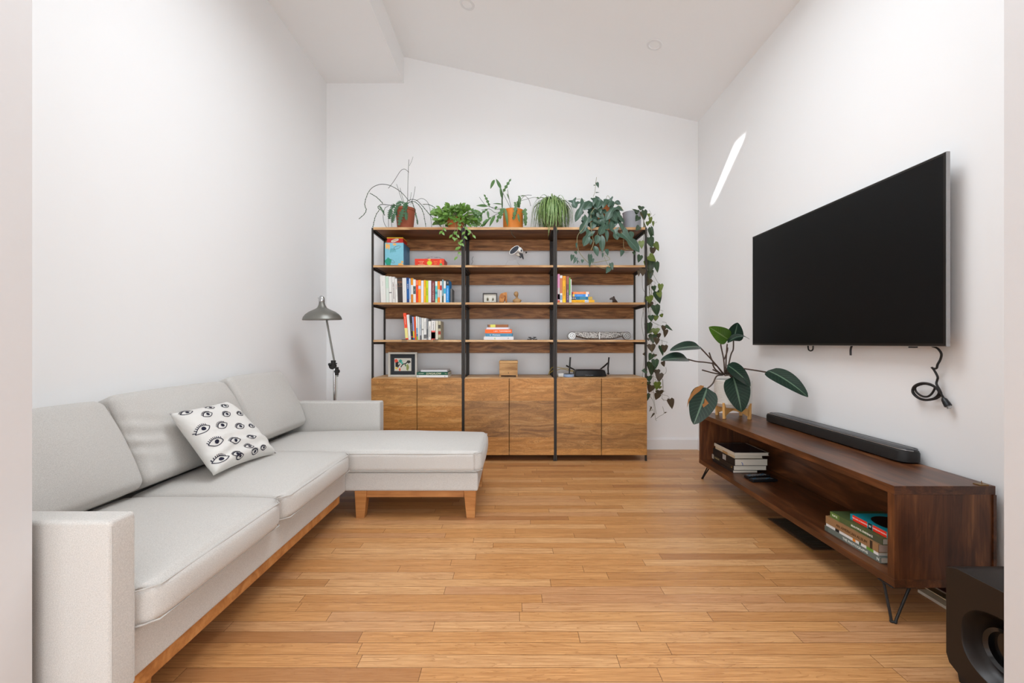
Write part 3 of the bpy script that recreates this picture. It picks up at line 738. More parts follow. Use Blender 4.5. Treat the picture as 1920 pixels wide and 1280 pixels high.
# outer face with a round-cornered scoop
cyc, czc, ry, rz = 1.180, 0.165, 0.125, 0.105
n = len(prof)
def ring_at(s_, x):
    out = []
    for (y, z) in prof:
        out.append(Vector((x, y, z)))
    return out
NR = 48
def outer_pt(a):                                       # box outline in direction a from the scoop centre
    dy, dz = math.cos(a), math.sin(a); best = 9
    for i in range(n):
        p, q = prof[i], prof[(i+1) % n]; ex, ez = q[0]-p[0], q[1]-p[1]; den = dy*ez-dz*ex
        if abs(den) < 1e-12: continue
        t_ = ((p[0]-cyc)*ez-(p[1]-czc)*ex)/den; s_ = ((p[0]-cyc)*dz-(p[1]-czc)*dy)/den
        if t_ > 0 and -1e-6 <= s_ <= 1+1e-6: best = min(best, t_)
    return (cyc+dy*best, czc+dz*best)
def sc_pt(a, k):
    ca, sa = math.cos(a), math.sin(a); e = 2.6
    rr = (abs(ca)**e+abs(sa)**e)**(-1/e)
    return (cyc+ry*k*rr*ca, czc+rz*k*rr*sa)
rings = []
O = [outer_pt(2*math.pi*i/NR) for i in range(NR)]
rings.append([(sx1, *p) for p in O]); rings.append([(sx0+0.003, *p) for p in O])
rings.append([(sx0, p[0]+(cyc-p[0])*0.012, p[1]+(czc-p[1])*0.012) for p in O])
for k, dx in ((1.0, 0), (0.97, 0.004), (0.90, 0.022), (0.78, 0.045), (0.62, 0.058), (0.52, 0.06)):
    rings.append([(sx0+dx, *sc_pt(2*math.pi*i/NR, k)) for i in range(NR)])
vs_ = [p for r in rings for p in r]; fs_ = []
for i in range(len(rings)-1):
    for k in range(NR): fs_.append((i*NR+k, i*NR+(k+1) % NR, (i+1)*NR+(k+1) % NR, (i+1)*NR+k))
fs_.append(tuple(range(NR))[::-1]); fs_.append(tuple(range((len(rings)-1)*NR, len(rings)*NR)))
m.add(vs_, fs_); m.build('cabinet', plain('1F1814', 0.40, spec=0.4), sw, smooth=True, weld=True)
MB().lathe([(0.064, 0.0), (0.067, 0.012), (0.062, 0.020), (0.052, 0.014), (0.046, -0.004), (0.0001, -0.012)], (sx0+0.046, cyc+0.028, czc), 36, axis=(-1, 0, 0)).build('port_ring', M_BLACKG, sw, smooth=True)
for yy in (sy0+0.03, sy1-0.07):
    for xx in (sx0+0.006, sx1-0.05): MB().hexa([(xx,yy+0.006,0),(xx+0.03,yy+0.006,0),(xx+0.03,yy+0.034,0),(xx,yy+0.034,0),(xx,yy,0.030),(xx+0.036,yy,0.030),(xx+0.036,yy+0.04,0.030),(xx,yy+0.04,0.030)]).build('foot', M_BLACK, sw)
pl = MB().box(sx0-0.0012, sx0, 1.145, 1.175, 0.032, 0.050); pl.build('badge', M_WHITE, sw)
tag(MB().prism([(1.475, 1.245, szt+0.0006), (1.46, 1.205, szt+0.0006), (1.50, 1.16, szt+0.0006), (1.62, 1.17, szt+0.0006), (1.60, 1.23, szt+0.0006)], (0, 0, 0.0012)).build('paper_slip', M_WHITE), 'small white paper slip lying on top of the subwoofer', 'paper')
# papers beneath the console
mg = thing('magazine', 'cream covered magazine curled on the floor beneath the near console end', 'magazine', (1.76, 1.72, 0))
vs_ = []; nn = 14
for i in range(nn+1):
    s_ = i/nn; x = 1.655+0.150*s_; z = 0.012+0.05*(1-s_)**2
    for y in (1.545, 1.80): vs_.append((x+0.02*(1.8-y)*0, y+0.10*(1-s_)*(1 if y < 1.6 else 0), z))
k2 = len(vs_); vs_ += [(p[0], p[1], p[2]+0.003) for p in vs_]
fs_ = []
for i in range(nn):
    a = 2*i; fs_ += [(a, a+2, a+3, a+1), (k2+a, k2+a+1, k2+a+3, k2+a+2), (a, k2+a, k2+a+2, a+2), (a+1, a+3, k2+a+3, k2+a+1)]
fs_ += [(0, 1, k2+1, k2), (2*nn, k2+2*nn, k2+2*nn+1, 2*nn+1)]
mm = MB(); mm.add(vs_, fs_); mm.build('cover', plain('CFC4A8', 0.7), mg, smooth=True)
mm = MB(); mm.box(1.70, 1.808, 1.62, 1.79, 0.0, 0.012); mm.build('page_block', M_PAPER, mg)
tag(MB().box(1.712, 1.806, 1.62, 1.83, 0.058, 0.062).box(1.712, 1.806, 1.62, 1.83, 0.052, 0.0575, mi=1).build('brochure', [plain('5A2420', 0.5), M_PAPER]), 'dark red brochure lying on the curled magazine beneath the console', 'brochure')
# floor register
vt = thing('floor_vent', 'dark metal floor vent grille below the media console', 'vent', (1.61, 2.345, 0))
vx0, vx1, vy0, vy1 = 1.515, 1.715, 2.15, 2.535
fr = MB().box(vx0, vx1, vy0, vy0+0.016, 0, 0.005).box(vx0, vx1, vy1-0.016, vy1, 0, 0.005).box(vx0, vx0+0.016, vy0+0.016, vy1-0.016, 0, 0.005).box(vx1-0.016, vx1, vy0+0.016, vy1-0.016, 0, 0.005)
fr.build('frame', plain('5A4230', 0.45, 0.3), vt, bevel=0.001)
g = MB().box(vx0+0.016, vx1-0.016, vy0+0.016, vy1-0.016, 0.0002, 0.0008)
for i in range(24):
    y = vy0+0.022+i*0.0148; g.box(vx0+0.016, vx1-0.016, y, y+0.006, 0.0008, 0.004)
g.build('louvres', plain('4A4036', 0.5, 0.2), vt)
# ------------------------------------------------------------------ books
TS = frame((0, 0, -1), (1, 0, 0))                     # spine lettering, read from top to bottom
def book(loc, wd, h, d, col, bands=(), txt=(), label='', group=None, rot=(0, 0, 0), edge='E0D8C8', cover_label=None, extra=None):
    """spine towards local -Y, thickness along X from 0 to wd, height along Z"""
    t = thing('book', label, 'book', loc, group, rot=rot or (0, 0, 0.00001))
    if '_o' in t: del t['_o']
    c = plain(col, 0.55, var=0.03); b = 0.0016
    MB().box(0, wd, 0, 0.002, 0, h).box(0, b, 0.002, d, 0, h).box(wd-b, wd, 0.002, d, 0, h).build('cover', c, t)
    MB().box(b, wd-b, 0.002, d-0.004, 0.003, h-0.004).build('page_block', plain(edge, 0.85, var=0.08, scale=400), t)
    for (a, e, bc) in bands:
        MB().box(0.0002, wd-0.0002, -0.0006, 0, h*a, h*e).build('spine_band', plain(bc, 0.55, var=0.04), t)
    for (s, size, zc, tcx) in txt:
        o = text(s, wd*size, (wd/2, -0.0009, h*zc), TS, plain(tcx, 0.6), t, sx=1.0)
        L = o.dimensions.z
        lim = h*0.9
        if L > lim:
            k = lim/L; z0 = h*zc
            for v in o.data.vertices: v.co.z = z0+(v.co.z-z0)*k
    if extra: extra(t, wd, h, d)
    return t
YS = 3.815
def upright(crop0, lst, zb_, group, lean_=0):
    ox, oy, sc = crop0
    for (x0, x1, yt, c, bands, txt, label, *r) in lst:
        ln = r[0] if r else 0; dd = r[1] if len(r) > 1 else 0
        X0 = (ox+x0/sc-CX)/F*YS; X1 = (ox+x1/sc-CX)/F*YS; z = CH-(oy+yt/sc-CY)/F*YS
        h = (z-zb_)/math.cos(math.radians(ln))
        book((X0, YS+dd, zb_+0.0005), X1-X0-0.0006, h, 0.15+0.25*abs(X1-X0), c, bands, txt, label, group, rot=(0, -math.radians(ln), 0))
W = 'E4E2DC'
s3 = (690, 480, 9.143)
upright(s3, [
 (222,310,335,W,(),[('———',.3,.70,'777777'),('——————',.2,.4,'AAAAAA')],'tall thick white book at the left end of the upper book row',2.0),
 (314,364,345,'D6DED4',[(.55,.97,'C2D8C6')],[('o',.4,.52,'888888')],'pale green topped white book beside the tall thick white one',2.0),
 (367,413,350,W,[(.37,.40,'333333')],(),'slim white book with one small black mark low on its spine',2.0),
 (417,472,357,'DDDBD6',(),[('LIARS OOVWOOM',.62,.47,'5A2A22')],'white book with heavy dark red lettering down the spine',2.0),
 (476,511,385,W,(),[('A MANUAL',.5,.66,'A8423A'),('~~ ~~',.4,.3,'888888')],'thin white book with red and grey lettering beside the dark brown book',2.0),
 (514,594,375,'352C28',[(.93,.935,'B87A4A'),(.80,.815,'B87A4A'),(.66,.67,'B87A4A'),(.85,.87,'9A6440')],[('iii',.35,.74,'B87A4A')],'thick dark brown book with thin copper lines across its spine',1.6),
 (597,665,375,'DDDBD6',[(.42,.46,'DDDBD6')],[('•—',.3,.45,'5A2A22')],'broad off white book between the brown and the blue books',1.4),
 (667,708,372,'1B5A9A',[(.88,1,'1D3F7A'),(0,.15,'1D3F7A')],[('IIII III II',.7,.66,'E8E8F0')],'deep blue book with bold white lettering in the upper row',1.0),
 (710,736,385,'AFC4E0',[(0,.14,W)],(),'thin pale blue book right of the deep blue one',1.0),
 (739,776,378,W,[(.72,1,'E8930E'),(0,.34,'D8860E')],(),'white book with orange top and bottom bands',0.6),
 (778,822,405,W,[(.38,.72,'4A5A5C')],[('Oo',.5,.55,'E8E8E8')],'white book with a dark grey label in the middle of its spine',0.6),
 (824,862,410,'EE4A12',[(.78,.97,'F2805A')],[('DANGER TOWN',.45,.35,'8A1808')],'red orange book in the upper row',0.4),
 (864,908,408,'F9951A',[(.60,.74,'C8C4D0')],[('---',.4,.88,'FFD9A0')],'orange book with a small lilac oval on its spine',0.4),
 (910,953,420,'E2E0E4',(),(),'plain white book between the orange and amber books'),
 (957,990,412,'F6A91C',[(.3,.7,'FBB93C')],(),'slim amber yellow book in the upper row'),
 (993,1031,420,'C3D40C',(),[('ON THE JOB',.6,.5,'4A5A0A')],'lime green book in the upper row'),
 (1034,1083,420,'E2E0E6',(),[('------',.3,.5,'AAAAAA')],'white book between the lime green and maroon books'),
 (1087,1148,430,'7A2E30',(),[('THE WORLD OF BEES',.45,.58,'E8D8D0'),('WD',.5,.16,'E8D8D0')],'thick maroon book with white lettering'),
 (1152,1190,430,'5CC4C4',[(.78,.98,'D8ECE8'),(0,.18,'9AD8B0'),(.40,.52,'2E8E9A')],(),'teal and white banded book right of the maroon book'),
 (1193,1233,430,'F5861A',[(.25,.62,'C8C4C0')],(),'orange book with a grey middle band in the upper row'),
 (1236,1266,430,W,[(.58,.80,'C03038')],[('~ ~~~',.5,.28,'888888')],'thin white book with a red block on its spine'),
 (1269,1295,405,'7AA0AC',[(0,.3,'4A5A48')],(),'thin teal grey book standing taller than its neighbours'),
 (1298,1334,428,W,[(.42,.66,'3AA8CC')],(),'white book with a cyan patch next to the bright blue one'),
 (1337,1388,410,'1E8FD8',[(.76,1,'242424')],[('THE GREAT DEBATE',.45,.38,'D8ECFA'),('AD',.5,.88,'E8E8E8')],'bright blue book with black top at the right end of the upper row',-.6),
 (1396,1424,545,'6E6E6C',(),(),'small grey book end showing behind the bright blue book',0,.06),
 (203,213,382,'2A2A2A',(),(),'thin black book at the far left edge of the upper row',1.2,0.02),
], 1.404, 'books in the upper row of the left bookcase')
s4 = (690, 580, 9.143)
upright(s4, [
 (643,692,65,'EE4E2A',[(.06,.44,'E8DE8C'),(0,.06,'E8441A')],[('ANCESTRALISM',.4,.72,'FBE0D0')],'orange red and yellow book leaning at the left end of the lower row',5.0),
 (695,738,92,W,(),[('———',.3,.9,'999999'),('•',.5,.05,'333333')],'tall white book leaning beside the orange red and yellow one',4.6),
 (741,774,105,'2A2828',[(.1,.14,'C03048')],[('UNDERLAND HILLS',.5,.52,'D8D8D8')],'black book with white lettering in the lower row',3.4),
 (776,802,125,'9AA0C8',[(.08,.38,'D8C040'),(0,.08,'2A70C0')],(),'thin lavender and yellow book in the lower row',3.0),
 (805,832,125,'E4521C',(),[('-----',.4,.8,'FFB070')],'thin orange red book in the middle of the lower row',2.4),
 (834,860,118,'DCE4E0',[(0,.14,'8AB850'),(.28,.5,'7AA8C8'),(.14,.26,'4A80A8')],(),'white book with blue and green lower spine in the lower row',2.2),
 (863,886,130,W,(),[('•',.6,.06,'803030')],'thin white book left of the silver grey one in the lower row',1.4),
 (889,920,140,'B4B8BC',[(0,.2,'6A6C70')],[('wilderness',.55,.6,'6888A0')],'silver grey book with dark foot in the lower row',1.2),
 (923,955,145,'DEDED8',[(.44,.50,'8A8A86')],[('~~~~',.4,.2,'999999')],'white book with one small grey ring on its spine',.8),
 (958,1004,150,'E0DEDA',[(.06,.24,'6A6A6A')],[('BODY PAINT',.5,.65,'999999')],'white book with grey floral foot in the lower row',.8),
 (1006,1032,155,'8A8C8E',[(.1,.5,'5A5C5E')],(),'narrow dark grey book in the lower row',.5),
 (1035,1080,200,'E4E2DC',(),[('I MATTERED MORE',.5,.45,'333333')],'short white book with black lettering down its spine'),
 (1086,1153,195,'E8E4DE',[(0,.48,'EE6A62'),(.06,.40,'F08A80')],[('A LIFE FUND',.4,.72,'333333')],'white book with a coral red lower half'),
 (1160,1200,195,'D8D2BE',(),(),'cream book next to the floral one at the right end'),
 (1203,1248,200,'B8AE90',[(.28,.46,'9A3A2A'),(.6,.8,'4A4436'),(.0,.12,'7A7A58')],(),'olive and cream floral book at the right end of the lower row'),
], 1.073, 'books in the lower row of the left bookcase')
s7 = (1030, 500, 7.68)
upright(s7, [
 (121,150,105,'E49AC0',[(.1,.52,'C8C0BC'),(.12,.3,'4A3838'),(0,.08,'D8602A')],(),'pink topped book at the left end of the right bookcase row'),
 (153,188,125,'E4E0DC',[(.35,.9,'C87850'),(.1,.28,'8AA0B8')],(),'white book with brown picture spine beside the pink one'),
 (190,238,132,'F0B028',[(.82,1,'E89A28'),(0,.14,'F6C820')],[('AN EDITING',.5,.44,'6A4A10'),('*',.6,.88,'5A3A10')],'thick yellow and orange book in the right bookcase'),
 (243,284,138,'9A5E50',[(0,.4,'5A4468'),(.4,.7,'7A4C50')],[('SHADOW OF THE',.45,.3,'E0C8C8')],'purple brown book right of the thick yellow one'),
 (286,304,158,'6FC05A',[(0,.3,'D8E8D0')],(),'thin bright green book in the right bookcase'),
 (306,320,180,'E4E0DC',(),(),'thin white book at the right end of the standing row'),
], 1.404, 'upright books in the right bookcase')

def lying(x0, x1, y0, y1, Y, d, zb_, col, bands, txt, label, group, **k):
    """book lying flat, spine to the room; measured spine rectangle at depth Y"""
    X0 = (x0-CX)/F*Y; X1 = (x1-CX)/F*Y; th = (y1-y0)/F*Y
    book((X1, Y, zb_+0.0004), th-0.0006, X1-X0, d, col, bands, txt, label, group, rot=(0, -math.pi/2, 0), **k)
    return zb_+th
def stackrow(lst, Y, zb_, group, crop):
    ox, oy, sc = crop; z = zb_
    for (x0, x1, y0, y1, c, bands, txt, label, d) in lst:
        z = lying(ox+x0/sc, ox+x1/sc, oy+y0/sc, oy+y1/sc, Y, d, z, c, bands, txt, label, group)
    return z
stackrow([
 (320,650,470,515,'F6BC10',[(.0,.25,'F2B428'),(.25,.42,'E8E8E8')],[('The Yellow Tale',.55,.74,'D87A10'),('oO',.8,.34,'3A6A9A')],'yellow book at the bottom of the flat pile in the right bookcase',.15),
 (320,620,422,467,'0F6E9E',[(.80,.98,'1A1A2A'),(0,.2,'C8A850'),(.32,.6,'4A8AA0')],[('KIDS',.7,.9,'E8E8E8')],'dark blue book with gold patch in the flat pile',.16),
 (335,570,380,417,'3E90DC',[(.88,1,'E0C060'),(.06,.2,'E4E8F0')],[('stories for',.5,.55,'A8D0F4')],'bright blue book second from the top of the flat pile',.13),
 (330,578,346,380,'F09050',[(.94,1,'D03A28'),(.04,.2,'F0E4DC')],[('three tall men',.55,.55,'FCE0D0')],'orange book on top of the flat pile in the right bookcase',.13),
], 3.83, 1.404, 'flat pile of books in the right bookcase', s7)
s6 = (860, 580, 9.145)
stackrow([
 (430,942,455,512,'E4E2E2',[(.80,.85,'E4E2E2')],[('• — — —',.3,.75,'B0B0B0'),('e',1.1,.63,'A8CC20'),('----------',.35,.38,'AAAAAA'),('#',.5,.18,'222222')],'large white book with green mark at the bottom of the middle pile',.20),
 (458,930,397,452,'4E8CAA',[(0,.04,'3A7088')],[('Humans',.75,.60,'F4F4F4'),('v',.9,.82,'F4F4F4'),('-----',.35,.2,'DDE6EC')],'steel blue book in the middle pile with white lettering',.18),
 (452,914,325,393,'F86A1A',[(0,.02,'E85A10')],[('I AM : TOMORROW',.5,.36,'FCF0E8')],'orange book with white capitals in the middle pile',.17),
 (476,870,288,322,'E4DEEA',(),[('D',.8,.03,'444444')],'thin white book under the brown one in the middle pile',.14),
 (494,852,238,286,'9A6034',[(.62,.86,'DCD860'),(0,.02,'4A3020'),(.96,1,'4A3020')],[('---',.5,.12,'E05030')],'small brown book with yellow label on top of the middle pile',.13),
], 3.83, 1.073, 'pile of books in the middle bookcase', s6)
z_ = stackrow([
 (835,1370,1122,1160,'E4E4E2',(),[('IO',.8,.95,'4A4A4A'),('o',1.1,.1,'222222')],'large white book under the green one on the left cabinet',.24),
 (835,1368,1070,1120,'1F5A44',[(0,.005,'17463A')],[('JUNGALOW',.95,.45,'F0E8C8'),('•~',.8,.06,'D8D098'),('THE NEW',.42,.86,'E8E4D0')],'dark green book with large cream lettering on the left cabinet',.23),
], 3.80, 0.739, 'pile on the left cabinet', s4)
nb = thing('notebook', 'closed pale grey notebook lying on top of the dark green book', 'notebook', (P(813, 0, 3.83).x, 3.84, z_+0.0004))
xa, xb = P(788.5, 0, 3.83).x, P(838.5, 0, 3.83).x
MB().box(xa, xb, 3.835, 4.02, z_+0.0006, z_+0.004).box(xa, xb, 3.835, 4.02, z_+0.0145, z_+0.018).box(xa, xa+0.003, 3.835, 4.02, z_+0.004, z_+0.0145).build('cover', plain('BEB8B8', 0.5), nb, bevel=0.001)
MB().box(xa+0.003, xb-0.002, 3.837, 4.018, z_+0.0042, z_+0.0143).build('page_block', plain('E8E6E6', 0.8), nb)

# console books: spines face the room (-X), ends face the camera
def conbook(y_far, y_near, x, z, th, d, col, bands, txt, label, group, dx=0, **k):
    # local -Z (top->bottom of spine) must run from far to near, local +X (thickness) up, local -Y (spine normal) to -X
    M = Matrix(((0, 1, 0), (0, 0, 1), (1, 0, 0)))      # columns: local x->(0,0,1), y->(1,0,0), z->(0,1,0)
    M = Matrix((( 0, 1, 0), (0, 0, 1), (1, 0, 0)))
    t = book((x+dx, y_near, z+0.0004), th-0.0006, y_far-y_near, d, col, bands, txt, label, group, **k)
    t.rotation_euler = M.to_euler()
    return z+th
g1 = 'books at the near end of the console'
z = kz0+0.0305
z = conbook(2.005, 1.70, 1.467, z, 0.024, 0.26, '6A7068', [(.93,.99,'5A6058')], [('THE PHOTOGRAPHS',.62,.42,'E8E8E0'),('N',.7,.04,'E8E8E0')], 'grey green book at the bottom of the near console pile', g1)
z = conbook(2.000, 1.715, 1.470, z, 0.013, 0.24, 'E0DEDC', [(.72,.80,'222222'),(.40,.45,'E88A2A'),(.08,.2,'6A9A3A'),(.30,.33,'2A4A2A')], (), 'thin white book with black orange and green marks in the near console pile', g1)
z = conbook(2.000, 1.712, 1.468, z, 0.034, 0.25, '94704C', [(.10,.14,'3A2A1E')], [('AN AMERICAN ALBUM',.50,.48,'5E3E22')], 'thick tan book in the middle of the near console pile', g1, edge='C8B0A0')
z = conbook(1.985, 1.705, 1.478, z, 0.026, 0.24, '4E5E36', [(.8,1,'5E7A3A'),(.0,.25,'464A36')], [('TUFTE',.45,.90,'E8ECD8'),('BEAUTIFUL EVIDENCE',.45,.36,'F0F0E4')], 'green book under the turquoise one in the near console pile', g1)
def lob(t, wd, h, d):
    n = 28
    pts = [(wd+0.0003, d*0.52+d*0.40*math.cos(2*math.pi*i/n), h*0.45+h*0.40*math.sin(2*math.pi*i/n)) for i in range(n)]
    MB().prism(pts, (0.0006, 0, 0)).build('cover_picture', plain('14100E', 0.35), t)
    pts = [(wd+0.001, d*0.40+d*0.10*math.cos(2*math.pi*i/n), h*0.26+h*0.13*math.sin(2*math.pi*i/n)) for i in range(n)]
    MB().prism(pts, (0.0006, 0, 0)).build('cover_badge', plain('C8281E', 0.4), t)
z = conbook(1.895, 1.690, 1.500, z, 0.025, 0.19, '1494A4', [(.56,.93,'E8321E'),(.10,.42,'E8321E'),(.44,.53,'1A1A1A')], [('THE LORE OF BANDIDOS',.30,.745,'F4E0DC'),('KAMERON HULING',.32,.26,'F4E0DC'),('IIII',.5,.485,'E0E0E0')], 'turquoise book with red labels on top of the near console pile', g1, edge='C8AC84', extra=lob)
g2 = 'books at the far end of the console'
z = kz0+0.0305
z = conbook(3.175, 2.885, 1.490, z, 0.019, 0.17, '2A201C', (), [('———— ——',.35,.45,'8A7A6A')], 'thin dark brown book at the bottom of the far console pile', g2)
z = conbook(3.195, 2.880, 1.492, z, 0.033, 0.225, '2E241E', [(.90,.985,'B8A898'),(.02,.10,'3A2A20')], [('EL BICHO',.5,.74,'B0A070'),('o',.6,.08,'C8A050')], 'dark brown book with pale end band in the far console pile', g2)
def bars(t, wd, h, d):
    for a in (.50, .555, .61):
        MB().box(wd*0.08, wd*0.86, -0.0010, -0.0002, h*(1-a), h*(1.022-a)).build('white_bar', M_WHITE, t)
    MB().tube([(wd*0.5, 0.045, -0.0005), (wd*0.4, 0.05, -0.004), (wd*0.1, 0.053, -0.003)], 0.0018, 6).build('ribbon', plain('1E58B8', 0.6), t)
z = conbook(3.185, 2.875, 1.497, z, 0.046, 0.225, '1E1A19', (), (), 'thick black book with three white bars in the far console pile', g2, extra=bars)
z = conbook(3.160, 2.885, 1.502, z, 0.020, 0.19, 'C8B898', [(.35,.6,'B08A58')], (), 'cream paperback under the glossy picture book', g2)
def pic(t, wd, h, d):
    MB().box(wd+0.0002, wd+0.0008, 0.004, d-0.012, 0.006, h-0.006).build('cover_picture', plain('1C2632', 0.18, var=0.6, scale=14), t)
z = conbook(3.165, 2.878, 1.496, z, 0.021, 0.235, 'D0C8B8', (), [('———————',.2,.6,'8A7A6A')], 'glossy dark picture book on top of the far console pile', g2, extra=pic)
# remotes
def remote(x, y, rz, body, btn, label):
    t = thing('remote_control', label, 'remote control', (x, y, kz0+0.0302), 'remote controls on the console shelf', rot=(0, 0, rz))
    m = MB(); rbox(m, (0, 0, 0.009), (0.022, 0.085, 0.0088), 0.006, seg=4, k=3); m.build('body', M_BLACK, t, smooth='full')
    for k in range(7):
        for j in (-1, 0, 1):
            MB().box(j*0.011-0.0035, j*0.011+0.0035, -0.07+k*0.02, -0.063+k*0.02, 0.0175, 0.0192).build('button', plain(btn if (k+j) % 5 else '3A80A8', 0.5), t)
remote(1.60, 2.79, math.radians(-78), 'grey', '9A9AA0', 'remote control with pale buttons lying closest to the far book pile')
remote(1.595, 2.715, math.radians(-84), 'black', '55585C', 'black remote control lying in front of the pale buttoned one')

# ------------------------------------------------------------------ ornaments
def rect(x0, x1, y0, y1, Y):                          # measured rectangle at depth Y -> X0, X1, Z0, Z1
    a = P(x0, y1, Y); b = P(x1, y0, Y); return a.x, b.x, a.z, b.z
# board game boxes
X0, X1, _, Z1 = rect(721.5, 756.5, 454.8, 497, 3.86)
Z0 = 1.734
bg = thing('board_game_box', 'tall light blue board game box with leaf pictures on the top left shelf', 'box', ((X0+X1)/2, 3.95, Z0+.0005))
MB().box(X0, X1, 3.86, 4.09, Z0+0.0005, Z1).build('box', plain('7EBFD0', 0.45), bg, bevel=0.0015)
MB().box(X1, X1+0.0006, 3.862, 4.088, Z0+0.002, Z1-0.002).build('side_picture', plain('3A7FA8', 0.4, var=0.5, scale=16), bg)
def blob(mb, cx_, cz_, rx, rz_, Y, n=18, wob=0.18, seed=1, th=0.0006):
    random.seed(seed)
    ph = random.random()*6
    pts = [(cx_+rx*math.cos(2*math.pi*i/n)*(1+wob*math.sin(3*2*math.pi*i/n+ph)), Y, cz_+rz_*math.sin(2*math.pi*i/n)*(1+wob*math.sin(5*2*math.pi*i/n+ph))) for i in range(n)]
    mb.prism(pts, (0, -th, 0)); return mb
W_, H_ = X1-X0, Z1-Z0
m = MB(); blob(m, X0+.19*W_, Z0+.20*H_, .17*W_, .17*H_, 3.86, seed=2); m.build('leaf_picture', plain('1E9A7C', 0.45), bg)
m = MB()
for (a, b, r1, r2) in ((.10,.86,.07,.12), (.22,.84,.05,.13), (.52,.93,.10,.05), (.84,.08,.14,.07), (.93,.2,.06,.05)): blob(m, X0+a*W_, Z0+b*H_, r1*W_, r2*H_, 3.86, seed=3)
m.build('orange_picture', plain('EDB264', 0.45), bg)
for (a, b, ang, L) in ((.65, .80, .35, .19), (.36, .24, -.5, .18)):
    pts = []
    for i in range(16):
        q = 2*math.pi*i/16; x = L*W_*math.cos(q); z = .055*H_*math.sin(q)
        pts.append((X0+a*W_+x*math.cos(ang)-z*math.sin(ang), 3.8592, Z0+b*H_+x*math.sin(ang)+z*math.cos(ang)))
    MB().tube(pts, 0.0012, 5, closed=True).build('drawn_outline', plain('6A5A50', 0.5), bg)
for k in range(6):
    MB().tube([(X0+(.33+k*.035)*W_, 3.8592, Z0+.76*H_), (X0+(.29+k*.06)*W_, 3.8592, Z0+(.58+.01*k)*H_)], 0.0012, 5).build('drawn_frond', plain('2A8A7A', 0.5), bg)
X0b, X1b, _, Z1b = rect(725.5, 755.5, 445, 454, 3.875)
un = thing('card_game_tin', 'small red card game tin with yellow lid on top of the blue box', 'box', ((X0b+X1b)/2, 3.95, Z1))
MB().box(X0b, X1b, 3.875, 4.03, Z1+0.0005, Z1b-0.008).build('tin', plain('D42A1E', 0.35), un, bevel=0.002)
MB().box(X0b-0.0015, X1b+0.0015, 3.8735, 4.0315, Z1b-0.008, Z1b).build('lid', plain('F0CE30', 0.35), un, bevel=0.001)
m = MB(); pts = [((X0b+X1b)/2+0.036*math.cos(q/20*6.2832)*.97, 3.8745, (Z1+Z1b)/2-0.002+0.013*math.sin(q/20*6.2832)+0.009*math.cos(q/20*6.2832)) for q in range(20)]
m.prism(pts, (0, -0.0006, 0)); m.build('logo_oval', M_WHITE, un)
text('UNO', 0.020, ((X0b+X1b)/2, 3.8732, (Z1+Z1b)/2-0.002), frame((1, 0, .22), (-.22, 0, 1)), plain('C8962A', 0.5), un, bold=0.0006)
X0, X1, _, Z1 = rect(777.8, 832.7, 485, 496.5, 3.84)
rg = thing('party_game_box', 'flat red party game box with yellow star on the top left shelf', 'box', ((X0+X1)/2, 3.92, Z0+.0005))
MB().box(X0, X1, 3.84, 4.03, Z0+0.0005, Z1).build('box', plain('DC3A20', 0.4), rg, bevel=0.0012)
W_, H_ = X1-X0, Z1-Z0
m = MB(); pts = []
for i in range(24):
    r = 1.0 if i % 2 else 0.72; q = 2*math.pi*i/24; pts.append((X0+.5*W_+.026*r*math.cos(q), 3.84, Z0+.45*H_+.024*r*math.sin(q)))
m.prism(pts, (0, -0.0006, 0)); m.build('star_emblem', plain('C8D82A', 0.5), rg)
m = MB(); blob(m, X0+.50*W_, Z0+.90*H_, .05*W_, .08*H_, 3.8398, seed=5); m.build('yellow_mark', plain('F0C030', 0.5), rg)
m = MB(); blob(m, X0+.89*W_, Z0+.24*H_, .045*W_, .17*H_, 3.8398, seed=6, wob=.03); m.build('green_dot', plain('3AAA5A', 0.5), rg)
m = MB(); blob(m, X0+.88*W_, Z0+.66*H_, .035*W_, .22*H_, 3.8398, seed=7); m.build('orange_figure', plain('E87A2A', 0.5), rg)
for i, (s, zz) in enumerate((('OUTSMART', .62), ('OTHER', .42), ('CHAMELEONS', .22))): text(s, 0.0095, (X0+.22*W_, 3.8388, Z0+zz*H_), TF, plain('F6E8B0', 0.5), rg)
for s, zz in (('PARTY', .58), ('HAT', .32)): text(s, 0.012, (X0+.71*W_, 3.8388, Z0+zz*H_), TF, plain('F0B848', 0.5), rg)
bag = thing('plastic_bag', 'crumpled clear plastic bag lying on the red party game box', 'bag', ((X0+X1)/2+.03, 3.93, Z1))
m = MB(); nu, nv = 22, 10; vs_ = []
for j in range(nv+1):
    for i in range(nu+1):
        u, v = i/nu, j/nv; e = math.sin(math.pi*u)**.6*math.sin(math.pi*v)**.5
        vs_.append((X0+.22*W_+u*.78*W_, 3.87+v*.13, Z1+0.001+0.030*e*(1+.5*noise.noise(Vector((u*9, v*6, 1))))))
m.add(vs_, [(j*(nu+1)+i, j*(nu+1)+i+1, (j+1)*(nu+1)+i+1, (j+1)*(nu+1)+i) for j in range(nv) for i in range(nu)])
t_ = NT('clear_film'); t_.set(.15, 0, .8); t_.b.inputs['Base Color'].default_value = (.8, .76, .8, 1); t_.b.inputs['Alpha'].default_value = .38
m.build('film', t_.m, bag, smooth='full')
# acrylic book supports
for (xx, lb) in ((P(759.5, 0, 3.80).x, 'clear acrylic bookend at the left end of the lower book row'), (P(817.5, 0, 3.80).x, 'clear acrylic bookend in front of the cream book')):
    tag(MB().box(xx-0.022, xx+0.022, 3.772, 3.776, 1.048, 1.080).box(xx-0.022, xx+0.022, 3.776, 3.812, 1.0735, 1.0765).build('bookend', M_ACRYL, bevel=0.0006), lb, 'bookend', 'acrylic bookends')

